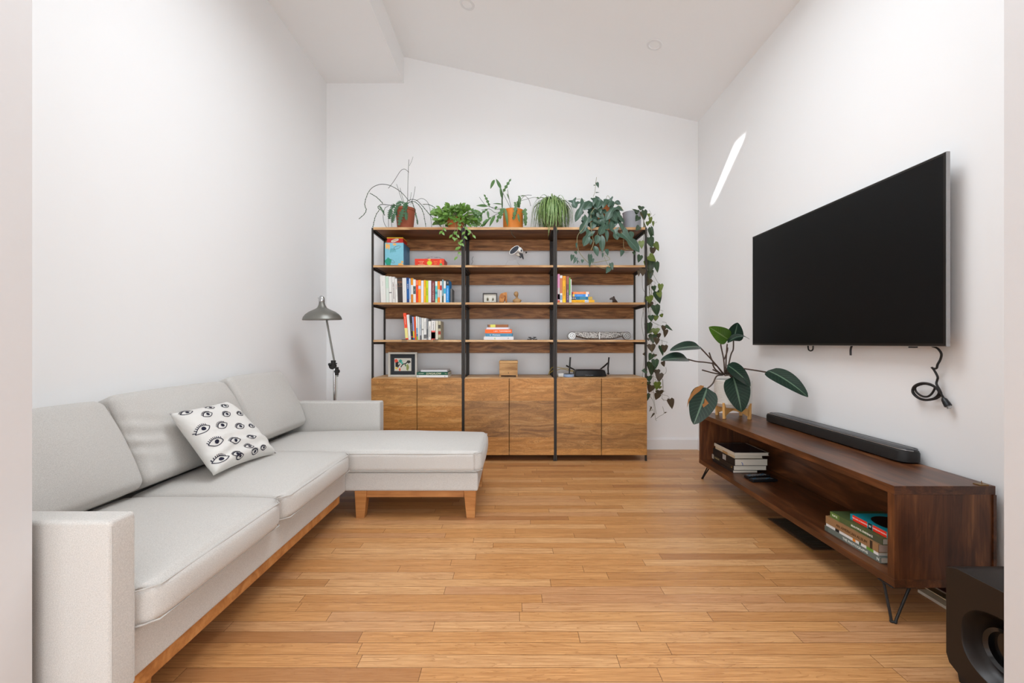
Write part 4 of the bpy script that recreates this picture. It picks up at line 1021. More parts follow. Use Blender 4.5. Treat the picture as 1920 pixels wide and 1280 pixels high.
# dog head ornament on a wire
Y = 3.93
def pp_(x, y, Y_=Y): return P(920+x/21.34, 450+y/21.34, Y_)
dg = thing('animal_ornament', 'black and white animal head ornament on a thin wire stand', 'ornament', (pp_(1000, 1000).x, Y, 1.7345))
m = MB()
head = [pp_(1040, 470), pp_(1085, 330), pp_(1150, 272), pp_(1215, 290), pp_(1275, 370), pp_(1298, 450), pp_(1290, 550), pp_(1200, 540), pp_(1100, 500)]
cen_ = sum(head, Vector())/len(head)
rings = []
for (k, dy) in ((0.35, -0.030), (0.8, -0.022), (1.0, -0.004), (1.0, 0.006), (0.8, 0.024), (0.35, 0.032)):
    rings.append([cen_.lerp(p, k)+Vector((0, dy, 0)) for p in head])
def skin(mb, rings):
    n = len(rings[0]); vs_ = [p for r in rings for p in r]
    fs_ = [tuple(range(n))[::-1], tuple(range((len(rings)-1)*n, len(rings)*n))]
    for i in range(len(rings)-1):
        for k in range(n): fs_.append((i*n+k, i*n+(k+1) % n, (i+1)*n+(k+1) % n, (i+1)*n+k))
    mb.add(vs_, fs_)
skin(m, rings); m.build('head', M_WHITE, dg, smooth='full')
def ell(cx_, cy_, a, b, ang, dy, th, mb, n=24):
    pts = []
    for i in range(n):
        q = 2*math.pi*i/n; x = a*math.cos(q); y = b*math.sin(q)
        pts.append(pp_(cx_+x*math.cos(ang)-y*math.sin(ang), cy_+x*math.sin(ang)+y*math.cos(ang))+Vector((0, dy, 0)))
    mb.prism(pts, (0, th, 0)); return mb
ell(945, 430, 245, 118, -0.70, -0.036, 0.010, MB()).build('ear_rim', M_WHITE, dg, bevel=0.002)
ell(945, 430, 215, 92, -0.70, -0.038, 0.002, MB()).build('ear', plain('20242E', 0.5), dg)
ell(1225, 448, 30, 42, 0, -0.036, 0.012, MB()).build('eye', M_BLACK, dg)
m = MB(); m.prism([pp_(1130, 520, Y-.012), pp_(1290, 560, Y-.012), pp_(1325, 745, Y-.012), pp_(1290, 750, Y-.012)], (0, 0.024, 0)); m.build('open_mouth', M_BLACK, dg)
m = MB(); m.prism([pp_(990, 540, Y-.01), pp_(1060, 500, Y-.01), pp_(1140, 530, Y-.01), pp_(1190, 620, Y-.01), pp_(1130, 640, Y-.01), pp_(1040, 620, Y-.01)], (0, 0.02, 0)); m.build('neck', plain('BDB4A6', 0.6), dg, bevel=0.003)
m = MB(); m.prism([pp_(1135, 640, Y-.008), pp_(1180, 625, Y-.008), pp_(1225, 690, Y-.008), pp_(1185, 715, Y-.008)], (0, 0.016, 0)); m.build('collar_tag', M_BLACK, dg)
MB().lathe([(0.0001, -0.0085), (0.006, -0.006), (0.0085, 0), (0.006, 0.006), (0.0001, 0.0085)], pp_(1424, 495), 14).build('nose', plain('3A3A34', 0.4), dg, smooth=True)
MB().tube([pp_(1280, 555), pp_(1370, 562), pp_(1410, 520)], 0.0011, 6).build('nose_wire', M_SILVER, dg)
zb0 = 1.7355
m = MB(); m.tube(smoothpath([pp_(1045, 620), pp_(1040, 790), Vector((pp_(1100, 0).x, Y, 1.775)), Vector((pp_(1330, 0).x, Y-.02, zb0+.003))], 5), 0.0014, 6)
m.tube(smoothpath([pp_(1040, 790), pp_(850, 830), pp_(700, 820), Vector((pp_(560, 0).x, Y, zb0+.002))], 5), 0.0010, 6)
m.tube([Vector((pp_(560, 0).x, Y, zb0)), Vector((pp_(900, 0).x, Y+.06, zb0)), Vector((pp_(1480, 0).x, Y+.02, zb0)), Vector((pp_(1330, 0).x, Y-.02, zb0+.002))], 0.0010, 6)
m.build('wire_stand', M_SILVER, dg, smooth=True)

# beetle frame, elephant bookend, bust (middle bookcase)
def q5(x, y, Y_): return P(860+x/9.145, 440+y/9.145, Y_)
Yb = 3.84
a, b = q5(413, 1160, Yb), q5(660, 998, Yb)
fz0 = 1.4045
bf = thing('beetle_frame', 'small black frame holding two mounted beetles', 'picture frame', ((a.x+b.x)/2, Yb, fz0))
fw = 0.009
MB().box(a.x, b.x, Yb, Yb+0.02, fz0, fz0+fw).box(a.x, b.x, Yb, Yb+0.02, b.z-fw, b.z).box(a.x, a.x+fw, Yb, Yb+0.02, fz0+fw, b.z-fw).box(b.x-fw, b.x, Yb, Yb+0.02, fz0+fw, b.z-fw).build('frame', plain('2E2622', 0.4), bf, bevel=0.0008)
MB().box(a.x+fw, b.x-fw, Yb+0.012, Yb+0.018, fz0+fw, b.z-fw).build('backing', plain('D6D2C6', 0.8), bf)
for (cx_, sc) in ((497, 1.0), (587, 0.85)):
    c0 = q5(cx_, 1107, Yb); m = MB()
    m.lathe([(0.0001, -0.015*sc), (0.005*sc, -0.010*sc), (0.0075*sc, 0), (0.006*sc, 0.009*sc), (0.003*sc, 0.014*sc), (0.0001, 0.016*sc)], c0+Vector((0, 0.008, 0)), 12)
    for s_ in (-1, 1):
        for dz in (-0.007, 0.0, 0.007): m.tube([c0+Vector((0, .008, dz)), c0+Vector((s_*.012*sc, .008, dz*1.6)), c0+Vector((s_*.015*sc, .008, dz*2.4-.004))], 0.0006, 5)
        m.tube([c0+Vector((0, .008, .014*sc)), c0+Vector((s_*.006, .008, .026*sc))], 0.0005, 5)
    m.build('beetle', plain('5A5238', 0.35), bf, smooth=True)
el = thing('carved_elephant', 'small orange wood carving of an elephant on the middle shelf', 'carving', (q5(760, 0, Yb).x, Yb+.03, fz0))
pts = [(693,1153),(697,1060),(705,1030),(730,1003),(770,993),(790,985),(828,985),(828,1153),(800,1153),(797,1110),(785,1095),(778,1120),(772,1153)]
m = MB(); m.prism([Vector((q5(x, y, Yb).x, Yb, max(fz0, q5(x, y, Yb).z))) for x, y in pts], (0, 0.05, 0)); m.build('body', wood_mat('carved_wood', [(0.35, 'A0622A'), (0.55, 'C07E3C'), (0.75, 'D49650')], 'Z', 9, fine=160), el, bevel=0.003)
m = MB(); c0 = q5(745, 1050, Yb); m.prism([Vector((c0.x+0.016*math.cos(k/16*6.283), Yb, c0.z+0.021*math.sin(k/16*6.283))) for k in range(16)], (0, -0.006, 0)); m.build('ear', plain('A8672C', 0.5, var=.2), el, bevel=0.002)
m = MB(); m.tube(smoothpath([q5(790, 1040, Yb-.003), q5(800, 1075, Yb-.003), q5(795, 1110, Yb-.003), q5(782, 1140, Yb-.003)], 5), [0.006]*4+[0.005]*6+[0.004]*6, 8); m.build('trunk', plain('8A4E20', 0.5, var=.2), el, smooth=True)
bu = thing('bust_figurine', 'small tan carved head and shoulders bust on the middle shelf', 'figurine', (q5(1000, 0, 3.87).x, 3.87, fz0))
c0 = q5(1000, 1153, 3.87); m = MB()
def ovl(mb, secs, n=20, mi=None):                     # elliptical sections (cx, cy, z, rx, ry)
    vs_ = []
    for (x, y, z, rx, ry) in secs:
        for k in range(n): vs_.append((x+rx*math.cos(6.2832*k/n), y+ry*math.sin(6.2832*k/n), z))
    L = len(secs); fs_ = [tuple(range(n))[::-1], tuple(range((L-1)*n, L*n))]
    for i in range(L-1):
        for k in range(n): fs_.append((i*n+k, i*n+(k+1) % n, (i+1)*n+(k+1) % n, (i+1)*n+k))
    mb.add(vs_, fs_, mi)
x, y, z = c0.x, 3.87, fz0
ovl(m, [(x, y, z, .020, .014), (x, y, z+.004, .029, .017), (x, y, z+.012, .034, .020), (x, y, z+.022, .040, .020), (x, y, z+.030, .038, .019), (x, y, z+.038, .026, .016), (x, y, z+.044, .014, .012), (x-.001, y, z+.052, .0095, .010), (x-.003, y, z+.060, .0105, .012), (x-.006, y-.003, z+.067, .016, .018), (x-.008, y-.003, z+.078, .0205, .022), (x-.008, y-.002, z+.090, .021, .023), (x-.007, y, z+.100, .017, .019), (x-.006, y, z+.1065, .008, .009)])
m.build('bust', plain('A88458', 0.55, var=.25, scale=30), bu, smooth='full')
MB().hexa([(x-.010, y-.026, z+.076), (x-.004, y-.026, z+.076), (x-.004, y-.018, z+.076), (x-.010, y-.018, z+.076), (x-.009, y-.023, z+.088), (x-.005, y-.023, z+.088), (x-.005, y-.018, z+.088), (x-.009, y-.018, z+.088)]).build('nose', plain('A88458', 0.55), bu)
# dark iron trinket
tr = thing('iron_trinket', 'small black iron trinket on the fourth shelf of the middle bookcase', 'ornament', (P(998, 0, 3.84).x, 3.84, 1.0735))
c0 = Vector((P(998, 0, 3.84).x, 3.84, 1.0735)); m = MB()
for s_ in (-1, 1):
    m.box(c0.x+min(s_*.006, s_*.044), c0.x+max(s_*.006, s_*.044), 3.835, 3.86, c0.z, c0.z+.008)
    m.box(c0.x+min(s_*.008, s_*.036), c0.x+max(s_*.008, s_*.036), 3.838, 3.857, c0.z+.018, c0.z+.026)
    m.hexa([(c0.x+s_*.010-.005,3.838,c0.z+.008),(c0.x+s_*.010+.005,3.838,c0.z+.008),(c0.x+s_*.010+.005,3.857,c0.z+.008),(c0.x+s_*.010-.005,3.857,c0.z+.008),(c0.x+s_*.024-.006,3.838,c0.z+.018),(c0.x+s_*.024+.006,3.838,c0.z+.018),(c0.x+s_*.024+.006,3.857,c0.z+.018),(c0.x+s_*.024-.006,3.857,c0.z+.018)])
m.box(c0.x-.008, c0.x+.008, 3.838, 3.857, c0.z+.005, c0.z+.016)
m.build('casting', M_BLACK, tr, bevel=0.001)
# wooden keepsake box with drawer
def q6(x, y, Y_): return P(860+x/9.145, 580+y/9.145, Y_)
Yk = 3.85; a, b = q6(690, 1150, Yk), q6(1018, 880, Yk); kz = 0.7395
kb = thing('keepsake_box', 'small wooden keepsake box with one drawer on the middle cabinet', 'box', ((a.x+b.x)/2, Yk+.06, kz))
M_KB = wood_mat('keepsake_wood', [(0.3, '8E6436'), (0.5, 'B08450'), (0.75, 'C89E68')], 'X', 12, fine=160)
MB().box(a.x+.004, b.x-.004, Yk+.003, Yk+.13, kz+.014, b.z-.018).build('body', M_KB, kb, bevel=0.002)
m = MB(); rbox(m, ((a.x+b.x)/2, Yk+.066, b.z-.012), ((b.x-a.x)/2-.001, .068, .014), .008, seg=4, k=3); m.build('lid', M_KB, kb, smooth='full')
dr = MB().box(a.x+.006, b.x-.006, Yk-.001, Yk+.003, kz+.016, kz+.056).build('drawer', M_KB, kb, bevel=0.001)
MB().lathe([(0.002, 0), (0.004, .004), (0.0035, .008), (0.0001, .009)], ((a.x+b.x)/2, Yk-.001, kz+.036), 12, axis=(0, -1, 0)).build('knob', M_BLACKM, dr, smooth=True)
MB().box(a.x+.006, b.x-.006, Yk+.0005, Yk+.003, kz+.059, b.z-.020).build('front_panel', M_KB, kb, bevel=0.001)
MB().box(a.x+.012, b.x-.012, Yk+.005, Yk+.06, b.z+.0015, b.z+.0035).build('lid_inlay', plain('6A6058', 0.4, var=.4), kb)
for (xx, yy) in ((a.x+.002, Yk), (b.x-.018, Yk), (a.x+.002, Yk+.114), (b.x-.018, Yk+.114)): MB().box(xx, xx+.016, yy, yy+.016, kz, kz+.014).build('foot', M_KB, kb)
# framed picture (left cabinet)
Yp = 3.86; a, b = P(690+345/9.143, 580+1125/9.143, Yp), P(690+838/9.143, 580+733/9.143, Yp); pz = .7395; a = Vector((a.x, Yp, pz))
pf = thing('picture_frame', 'pale grey frame with black mat and abstract picture on the left cabinet', 'picture frame', ((a.x+b.x)/2, Yp, pz))
fw = .017
MB().box(a.x, b.x, Yp, Yp+.035, pz, pz+fw).box(a.x, b.x, Yp, Yp+.035, b.z-fw, b.z).box(a.x, a.x+fw, Yp, Yp+.035, pz+fw, b.z-fw).box(b.x-fw, b.x, Yp, Yp+.035, pz+fw, b.z-fw).build('frame', plain('BDB8AE', 0.5), pf, bevel=0.001)
MB().box(a.x+fw, b.x-fw, Yp+.024, Yp+.030, pz+fw, b.z-fw).build('mat_board', plain('22262A', 0.6), pf)
w_, h_ = b.x-a.x, b.z-pz
px0, px1, pz0, pz1 = a.x+.195*w_, a.x+.785*w_, pz+.23*h_, pz+.755*h_
MB().box(px0, px1, Yp+.0225, Yp+.024, pz0, pz1).build('picture', plain('C8C4B8', 0.7), pf)
def pb(cols):
    for (u, v, ru, rv, c_, sd_) in cols:
        m = MB(); blob(m, px0+u*(px1-px0), pz0+v*(pz1-pz0), ru*(px1-px0), rv*(pz1-pz0), Yp+.0225-.0001*sd_, seed=sd_, wob=.15, th=.0002); m.build('picture_shape', plain(c_, 0.7), pf)
pb([(.10,.78,.10,.15,'E0503A',1),(.36,.76,.10,.14,'2E9080',2),(.18,.50,.14,.22,'2A2826',3),(.26,.55,.03,.08,'D8D4C8',4),(.12,.22,.08,.07,'D8C040',5),(.32,.12,.05,.12,'D84A30',6),(.45,.62,.06,.09,'4AA898',7),(.78,.28,.08,.26,'8A9050',8),(.84,.72,.12,.12,'33302C',9),(.66,.45,.04,.10,'4A7A4A',10)])
m = MB(); m.tube(smoothpath([(px0+u*(px1-px0), Yp+.0222, pz0+v*(pz1-pz0)) for u, v in ((.38,.3),(.5,.52),(.66,.58),(.8,.72),(.95,.7))], 5), .0045, 6); m.build('picture_stroke', plain('33302C', .7), pf)
# silver scroll carving
def q7(x, y, Y_): return P(1030+x/7.68, 500+y/7.68, Y_)
Yv = 3.86; sz = 1.0735
sv = thing('silver_scroll', 'long silver carved scroll ornament with curled ends on the right bookcase', 'ornament', (q7(710, 0, Yv).x, Yv, sz))
t = NT('aged_silver'); t.set(.38, .75, .5)
tc = t.n('ShaderNodeTexCoord').outputs['Object']; vv = t.n('ShaderNodeTexVoronoi'); vv.inputs['Scale'].default_value = 110; t.l(tc, vv.inputs['Vector'])
t.col(t.ramp(vv.outputs['Distance'], [(0.05, 'DAD8D4'), (0.35, 'B8B4AE'), (0.7, '6E6A66')])); t.bump(vv.outputs['Distance'], .6, .004); M_AGED = t.m
xl, xr = q7(318, 0, Yv).x, q7(1112, 0, Yv).x
def zc(y): return max(sz, q7(0, y, Yv).z)
m = MB(); secs = []
L = 26
vs_ = []
for i in range(L+1):
    s_ = i/L; x = xl+.012+(xr-xl-.024)*s_; e = 1-abs(2*s_-1)
    top = zc(936); bot = zc(985)+(sz+.004-zc(985))*min(1, e*1.9)**.8
    y0_, y1_ = Yv-.014-.010*min(1, e*2), Yv+.03
    vs_ += [(x, y0_+.006, top), (x, y0_, top-.006), (x, y0_, bot+.010), (x, y0_+.010, bot), (x, y1_, bot), (x, y1_, top)]
fs_ = [tuple(range(6))[::-1], tuple(range(L*6, L*6+6))]
for i in range(L):
    for k in range(6): fs_.append((i*6+k, i*6+(k+1) % 6, (i+1)*6+(k+1) % 6, (i+1)*6+k))
m.add(vs_, fs_); m.build('bar', M_AGED, sv, smooth=True)
for (cx_, s_) in ((xl, 1), (xr, -1)):
    cz_ = sz+.0365; R_ = .0365
    m = MB(); m.lathe([(0.0001, -.024), (R_-.003, -.024), (R_, -.018), (R_, .022), (R_-.003, .028), (.0001, .028)], (cx_, Yv, cz_), 28, axis=(0, 1, 0)); o = m.build('scroll_end', plain('C4C2BE', .35, .7), sv, smooth=True)
    pts = []
    for i in range(44):
        q = i/43*4.6*math.pi; r = R_*(.93-.86*i/43); pts.append((cx_+s_*r*math.cos(q+1), Yv-.026, cz_+r*math.sin(q+1)))
    MB().tube(pts, .0022, 6).build('spiral', plain('3A3632', .4, .5), o)
m = MB(); m.box((xl+xr)/2-.006, (xl+xr)/2+.006, Yv-.028, Yv-.02, sz+.006, zc(936)-.002); m.build('centre_band', plain('C4C2BE', .35, .7), sv, bevel=.002)
# reclining dark dog figurine
dgf = thing('dog_figurine', 'small dark wood animal figurine on the right bookcase', 'figurine', (q7(930, 0, 3.88).x, 3.88, 1.4045))
Yd = 3.88
pts = [(868,468),(872,452),(895,440),(925,430),(938,434),(945,455),(955,470),(975,495),(990,518),(905,518),(912,490),(905,470),(885,474)]
P2 = [Vector((q7(x, y, Yd).x, 0, max(1.4045, q7(x, y, Yd).z))) for x, y in pts]; cen_ = sum(P2, Vector())/len(P2)
m = MB(); skin(m, [[cen_.lerp(p, k)+Vector((0, Yd+dy, 0)) for p in P2] for (k, dy) in ((.7, -.012), (1.0, -.006), (1.0, .008), (.7, .014))]); m.build('body', plain('3A2A20', .45, var=.3, scale=40), dgf, smooth=True)
MB().hexa([Vector((q7(x, y, Yd).x, Yd+d, q7(x, y, Yd).z)) for d, x, y in ((-.010,915,440),(-.010,930,440),(-.004,930,440),(-.004,915,440),(-.012,918,425),(-.012,934,425),(-.006,934,425),(-.006,918,425))]).build('ear', plain('2E2018', .5), dgf)
tag(MB().tube(smoothpath([P(884, 495.5, 3.95), P(886.5, 490, 3.95), P(885, 486, 3.95), P(887.5, 480.5, 3.95)], 4), .0014, 6).build('twig', plain('4A3A2E', .7)), 'thin dry twig standing on the upper shelf of the middle bookcase', 'twig')
# router, puck and cables
def q8(x, y, Y_): return P(1040+x/16, 650+y/16, Y_)
Yr = 3.84; rz0 = .7395
rt = thing('wifi_router', 'black wireless router with raised antennas on the right cabinet', 'router', (q8(1080, 0, Yr).x, Yr+.08, rz0))
xa, xb = q8(590, 0, Yr).x, q8(1580, 0, Yr).x; zt_ = q8(0, 690, Yr).z
m = MB(); secs = []
yy0, yy1 = Yr, Yr+.15
o_ = [(xa, yy0+.012), (xa+.02, yy0), (xb-.045, yy0), (xb, yy0+.03), (xb-.006, yy1-.03), (xb-.04, yy1), (xa+.03, yy1), (xa, yy1-.02)]
def ringz(ins, z): 
    cxm, cym = (xa+xb)/2, (yy0+yy1)/2
    return [Vector((cxm+(px-cxm)*(1-ins), cym+(py-cym)*(1-ins*1.4), z)) for px, py in o_]
skin(m, [ringz(.03, rz0+.003), ringz(0, rz0+.008), ringz(.02, rz0+.018), ringz(.10, zt_-.008), ringz(.22, zt_)]); m.build('case', plain('141212', .35), rt, smooth=True)
for i in range(6):
    m = MB().box(q8(930+i*42, 0, Yr).x, q8(942+i*42, 0, Yr).x, Yr-.001, Yr+.012, rz0+.0145, rz0+.0165); m.build('indicator_light', plain('D8E4F0', .4), rt)
for pts in ([q8(440, 800, Yr+.05), q8(450, 600, Yr+.05), q8(470, 310, Yr+.05)], [q8(600, 690, Yr+.15), q8(470, 625, Yr+.15), q8(345, 560, Yr+.15)], [q8(1350, 690, Yr+.15), q8(1480, 590, Yr+.15), q8(1600, 480, Yr+.15)], [q8(1610, 830, Yr+.11), q8(1600, 640, Yr+.11), q8(1628, 312, Yr+.11)]):
    pts = [Vector((p.x, p.y, max(p.z, rz0+.01))) for p in pts]
    MB().tube(pts, [.006, .0075, .0075], 6).build('antenna', plain('1C1614', .4), rt, smooth=True)
MB().tube([q8(1570, 800, Yr+.11), q8(1640, 800, Yr+.11)], .005, 8).build('antenna_hinge', plain('1C1614', .4), rt)
pk = thing('smart_speaker', 'small round pale blue smart speaker in front of the router', 'speaker', (q8(437, 0, 3.80).x, 3.812, rz0))
MB().lathe([(.0001, 0), (.044, 0), (.048, .004), (.0485, .020), (.046, .026)], (q8(437, 0, 3.80).x, 3.832, rz0+.0003), 30).build('fabric_side', fabric_mat('puck_fabric', '8E9DB4', .1), pk, smooth=True)
MB().lathe([(.046, 0), (.044, .004), (.0001, .004)], (q8(437, 0, 3.80).x, 3.832, rz0+.0263), 30).build('top', M_BLACK, pk, smooth=True)
mo = thing('modem', 'small white modem box left of the pale blue speaker', 'modem', (q8(170, 0, 3.86).x, 3.90, rz0))
MB().box(q8(95, 0, 3.86).x+.003, q8(275, 0, 3.86).x, 3.86, 3.95, rz0+.0005, rz0+.030).build('case', M_WHITE, mo, bevel=.004)
for i in range(5): MB().box(q8(120+i*26, 0, 3.86).x, q8(130+i*26, 0, 3.86).x, 3.8592, 3.86, rz0+.008, rz0+.022).build('vent_slot', plain('A8A49C', .6), mo)
for k, pth in enumerate(([q8(-190, 860, 4.02), q8(-100, 640, 4.02), q8(20, 610, 4.02), q8(110, 615, 4.0), q8(250, 640, 4.0), q8(380, 650, 4.0), q8(440, 700, 4.0), q8(560, 720, 4.0)], [q8(-190, 830, 4.03), q8(-60, 720, 4.03), q8(60, 700, 4.03), q8(200, 665, 4.02), q8(360, 690, 4.02), q8(470, 730, 4.0), q8(570, 735, 4.0)])):
    tag(MB().tube(smoothpath([Vector((p.x, p.y, max(p.z, rz0+.004))) for p in pth], 5), .0026, 6).build('network_cable', M_YEL, smooth=True), ('yellow network cable arching over the white modem, upper one' , 'yellow network cable arching over the white modem, lower one')[k], 'cable', 'yellow network cables')

# ------------------------------------------------------------------ plants
def leaf(mb, base, tip, wd, up=(0, -0.4, 1), kind='oval', fold=0.15, arch=0.1, nl=8, na=4, mi=None, twist=0):
    base, tip = Vector(base), Vector(tip); d = tip-base; L = d.length
    if L < 1e-6: return
    dn = d/L; up = Vector(up); side = dn.cross(up)
    if side.length < 1e-4: side = dn.cross(Vector((1, 0, 0)))
    side.normalize(); upv = side.cross(dn).normalized()
    if twist: q_ = Matrix.Rotation(twist, 3, dn); side = q_ @ side; upv = q_ @ upv
    vs_, uv = [], []
    for i in range(nl+1):
        t_ = i/nl
        if kind == 'oval': w_ = math.sin(math.pi*min(1, t_**0.75))**0.8 if 0 < t_ < 1 else 0.02
        elif kind == 'broad': w_ = math.sin(math.pi*t_**0.62)**0.62 if 0 < t_ < 1 else 0.04
        elif kind == 'heart': w_ = (1-t_**1.7)*min(1, t_/0.22+0.5) if t_ < 1 else 0.0
        elif kind == 'strap': w_ = min(1, t_*6+.3)*(1-t_**3)
        elif kind == 'zig': w_ = (1.0 if i % 2 else 0.30)*min(1, t_*5+.2)*(1-t_**4*.7)
        elif kind == 'lobed': w_ = (1.0, .95, .55, .50, .75, .80, .7, .45, .02)[min(8, int(t_*8+.5))]
        w_ = max(w_, .01)*wd/2
        c_ = base+d*t_+upv*(arch*L*4*t_*(1-t_))
        back = -0.13*L*(1-t_)**5 if kind in ('heart', 'lobed') else 0
        for j in range(na+1):
            s_ = 2*j/na-1
            vs_.append(c_+side*(s_*w_)+upv*(abs(s_)*fold*w_)+dn*(back*abs(s_)))
            uv.append((j/na, t_))
    fs_ = [(i*(na+1)+j, i*(na+1)+j+1, (i+1)*(na+1)+j+1, (i+1)*(na+1)+j) for i in range(nl) for j in range(na)]
    mb.add(vs_, fs_, mi, uv)
def pot(parent, c, r0, r1, h, m_, rim=0.012, name='pot'):
    prof = [(0.0001, 0), (r0, 0), (r0+.001, .004), (r1-.004, h-rim-.012)]
    if rim: prof += [(r1, h-rim-.010), (r1+.002, h), (r1-.006, h)]
    else: prof += [(r1, h), (r1-.006, h)]
    prof += [(r1-.010, h-.020), (.0001, h-.022)]
    MB().lathe(prof, c, 32).build(name, m_, parent, smooth=True)
    MB().lathe([(.0001, h-.021), (r1-.0115, h-.020)], c, 24).build('soil', M_SOIL, parent)
ZT = 2.0705
def C1(x, y, Y_): return P(660+x/5.819, 280+y/5.819, Y_)
def C2(x, y, Y_): return P(960+x/5.819, 320+y/5.819, Y_)
# 1: fishbone cactus
Yc = 3.95; base = Vector((P(760, 0, Yc).x, Yc, ZT))
fc = thing('fishbone_cactus', 'potted fishbone cactus with long wiry stems at the left end of the shelf top', 'potted plant', base)
MB().lathe([(.0001, 0), (.092, 0), (.100, .012), (.095, .014), (.088, .008), (.0001, .006)], base, 32).build('saucer', M_TERRA2, fc, smooth=True)
pot(fc, base+Vector((0, 0, .008)), .070, .092, .205, M_TERRA)
st = MB(); lv = MB()
stems = [
 ([(600,640),(607,520),(612,300),(620,110)], .0022, -.02), ([(625,180),(650,130),(665,80)], .0014, -.02), ([(620,250),(575,215),(530,235),(480,310),(440,370),(395,425)], .0020, -.04),
 ([(620,560),(540,470),(430,400),(330,380),(250,400),(190,450),(150,540),(140,610),(155,660),(130,710),(75,758)], .0026, -.06),
 ([(195,478),(260,515),(310,560),(335,590)], .0028, -.08), ([(500,610),(420,610),(340,600),(300,610),(285,640),(330,670),(355,720)], .0028, -.10), ([(400,620),(360,640),(340,720),(350,800),(375,848)], .0020, -.12),
 ([(300,655),(260,720),(240,790),(228,850)], .0026, -.14), ([(560,600),(520,480),(487,380)], .0018, .02), ([(570,590),(545,500),(525,420)], .0016, .04), ([(640,600),(670,520),(690,405)], .0018, .02), ([(620,600),(640,520),(648,468)], .0014, .05),
 ([(600,570),(650,545),(710,560),(770,620),(830,690),(900,770),(975,848)], .0026, -.08), ([(610,580),(680,570),(740,620),(780,700),(805,845)], .0026, -.10), ([(700,560),(760,535),(820,570),(850,650),(860,760),(870,848)], .0018, -.06),
 ([(650,560),(680,640),(700,720),(715,820)], .0028, -.12), ([(430,610),(400,700),(398,845)], .0020, -.10), ([(440,680),(430,760),(435,845)], .0020, -.12), ([(770,600),(830,600),(880,620),(905,640)], .0026, -.05), ([(805,870),(830,895),(850,920)], .0014, -.17),
]
for pts, r, dy in stems:
    st.tube(smoothpath([C1(x, y, Yc+dy) for x, y in pts], 5), r, 6)
    if r >= .0026:                                    # notched flat stretches along the wiry stems
        sp_ = smoothpath([C1(x, y, Yc+dy-.002) for x, y in pts], 6)
        h_ = len(sp_)//2
        for k in range(h_ if len(pts) > 5 else 2, len(sp_)-2, 2):
            leaf(lv, sp_[k], sp_[k]+(sp_[k+1]-sp_[k]).normalized()*.012+Vector((0.004 if k % 4 else -.004, 0, 0)), .009, (0, -1, .1), 'oval', .1, 0, 3, 2)
for (a, b, c_, wd, dy) in (((590,580),(560,650),(510,830),.040,-.12), ((600,575),(585,680),(595,770),.036,-.11), ((470,600),(430,650),(405,760),.042,-.09), ((500,610),(460,700),(440,800),.038,-.11), ((540,600),(500,620),(480,720),.034,-.06), ((300,620),(330,660),(350,700),.018,-.12), ((560,590),(540,570),(480,600),.03,-.04), ((690,700),(710,760),(718,820),.014,-.12)):
    p0, p1, p2 = (C1(*q, Yc+dy) for q in (a, b, c_))
    leaf(lv, p0, p1, wd*1.3, (0, -1, .4), 'zig', .1, .05, 8, 4); leaf(lv, p1, p2, wd*1.5, (0, -1, .2), 'zig', .1, .03, 12, 4)
st.build('stems', M_STEM, fc, smooth=True); lv.build('foliage', M_LEAF_FISH, fc, smooth=True)
# 2: bright leafy hoya
Yh = 3.93; base = Vector((C1(1130, 0, Yh).x, Yh, ZT))
ho = thing('leafy_hoya', 'bright green leafy plant in a small terracotta pot second from the left', 'potted plant', base)
pot(ho, base, .062, .082, .115, M_TERRA2)
random.seed(11); lv = MB(); st = MB()
c0 = base+Vector((0, 0, .13))
for i in range(230):
    a = random.random()*6.283; el_ = random.uniform(-.45, 1.3); r = random.uniform(.05, .175)
    d = Vector((math.cos(a)*math.cos(el_)*1.25, math.sin(a)*math.cos(el_)*.8, math.sin(el_)*.62))
    p = c0+d*r
    if p.z < ZT+.03: p.z = ZT+random.uniform(.03, .08)
    if p.y > 4.15: continue
    dd = (d+Vector((random.uniform(-.6, .6), random.uniform(-.6, .2), random.uniform(-.8, .2)))).normalized()
    leaf(lv, p, p+dd*random.uniform(.045, .075), random.uniform(.026, .038), (random.uniform(-.6, .6), -1, random.uniform(-.2, .6)), 'oval', .15, .08, 6, 2)
    if i % 4 == 0: st.tube([c0+Vector((0, 0, -.03)), c0.lerp(p, .5)+Vector((0, 0, .02)), p], .0016, 5)
for pts in ([(1160,800),(1150,880),(1140,940),(1160,1010),(1160,1100),(1150,1180)], [(1220,800),(1235,880),(1220,960),(1190,1020),(1180,1080)], [(1000,820),(990,880),(975,900)], [(1230,860),(1290,890),(1320,940)], [(1130,870),(1100,920),(1095,960)]):
    Yq = 3.755; path_ = smoothpath([C1(x, y, Yq if y > 840 else Yq+.02) for x, y in pts], 5); st.tube([c0]+path_, .0016, 5)
    for k in range(3, len(path_), 3):
        s_ = 1 if k % 2 else -1; p = path_[k]
        leaf(lv, p, p+Vector((s_*.028, -.01, -.035)), .022, (0, -1, .5), 'oval', .1, .08, 5, 2)
st.build('stems', M_STEMB, ho, smooth=True); 
for i in range(46):
    a = random.uniform(3.5, 5.9); p = base+Vector((math.cos(a)*.12, math.sin(a)*.105, random.uniform(.045, .14)))
    leaf(lv, p, p+Vector((random.uniform(-.05, .05), -.02, random.uniform(-.045, .01))), random.uniform(.026, .036), (random.uniform(-.6, .6), -1, random.uniform(-.2, .6)), 'oval', .15, .08, 6, 2)
lv.build('foliage', M_LEAF_BRT, ho, smooth=True)
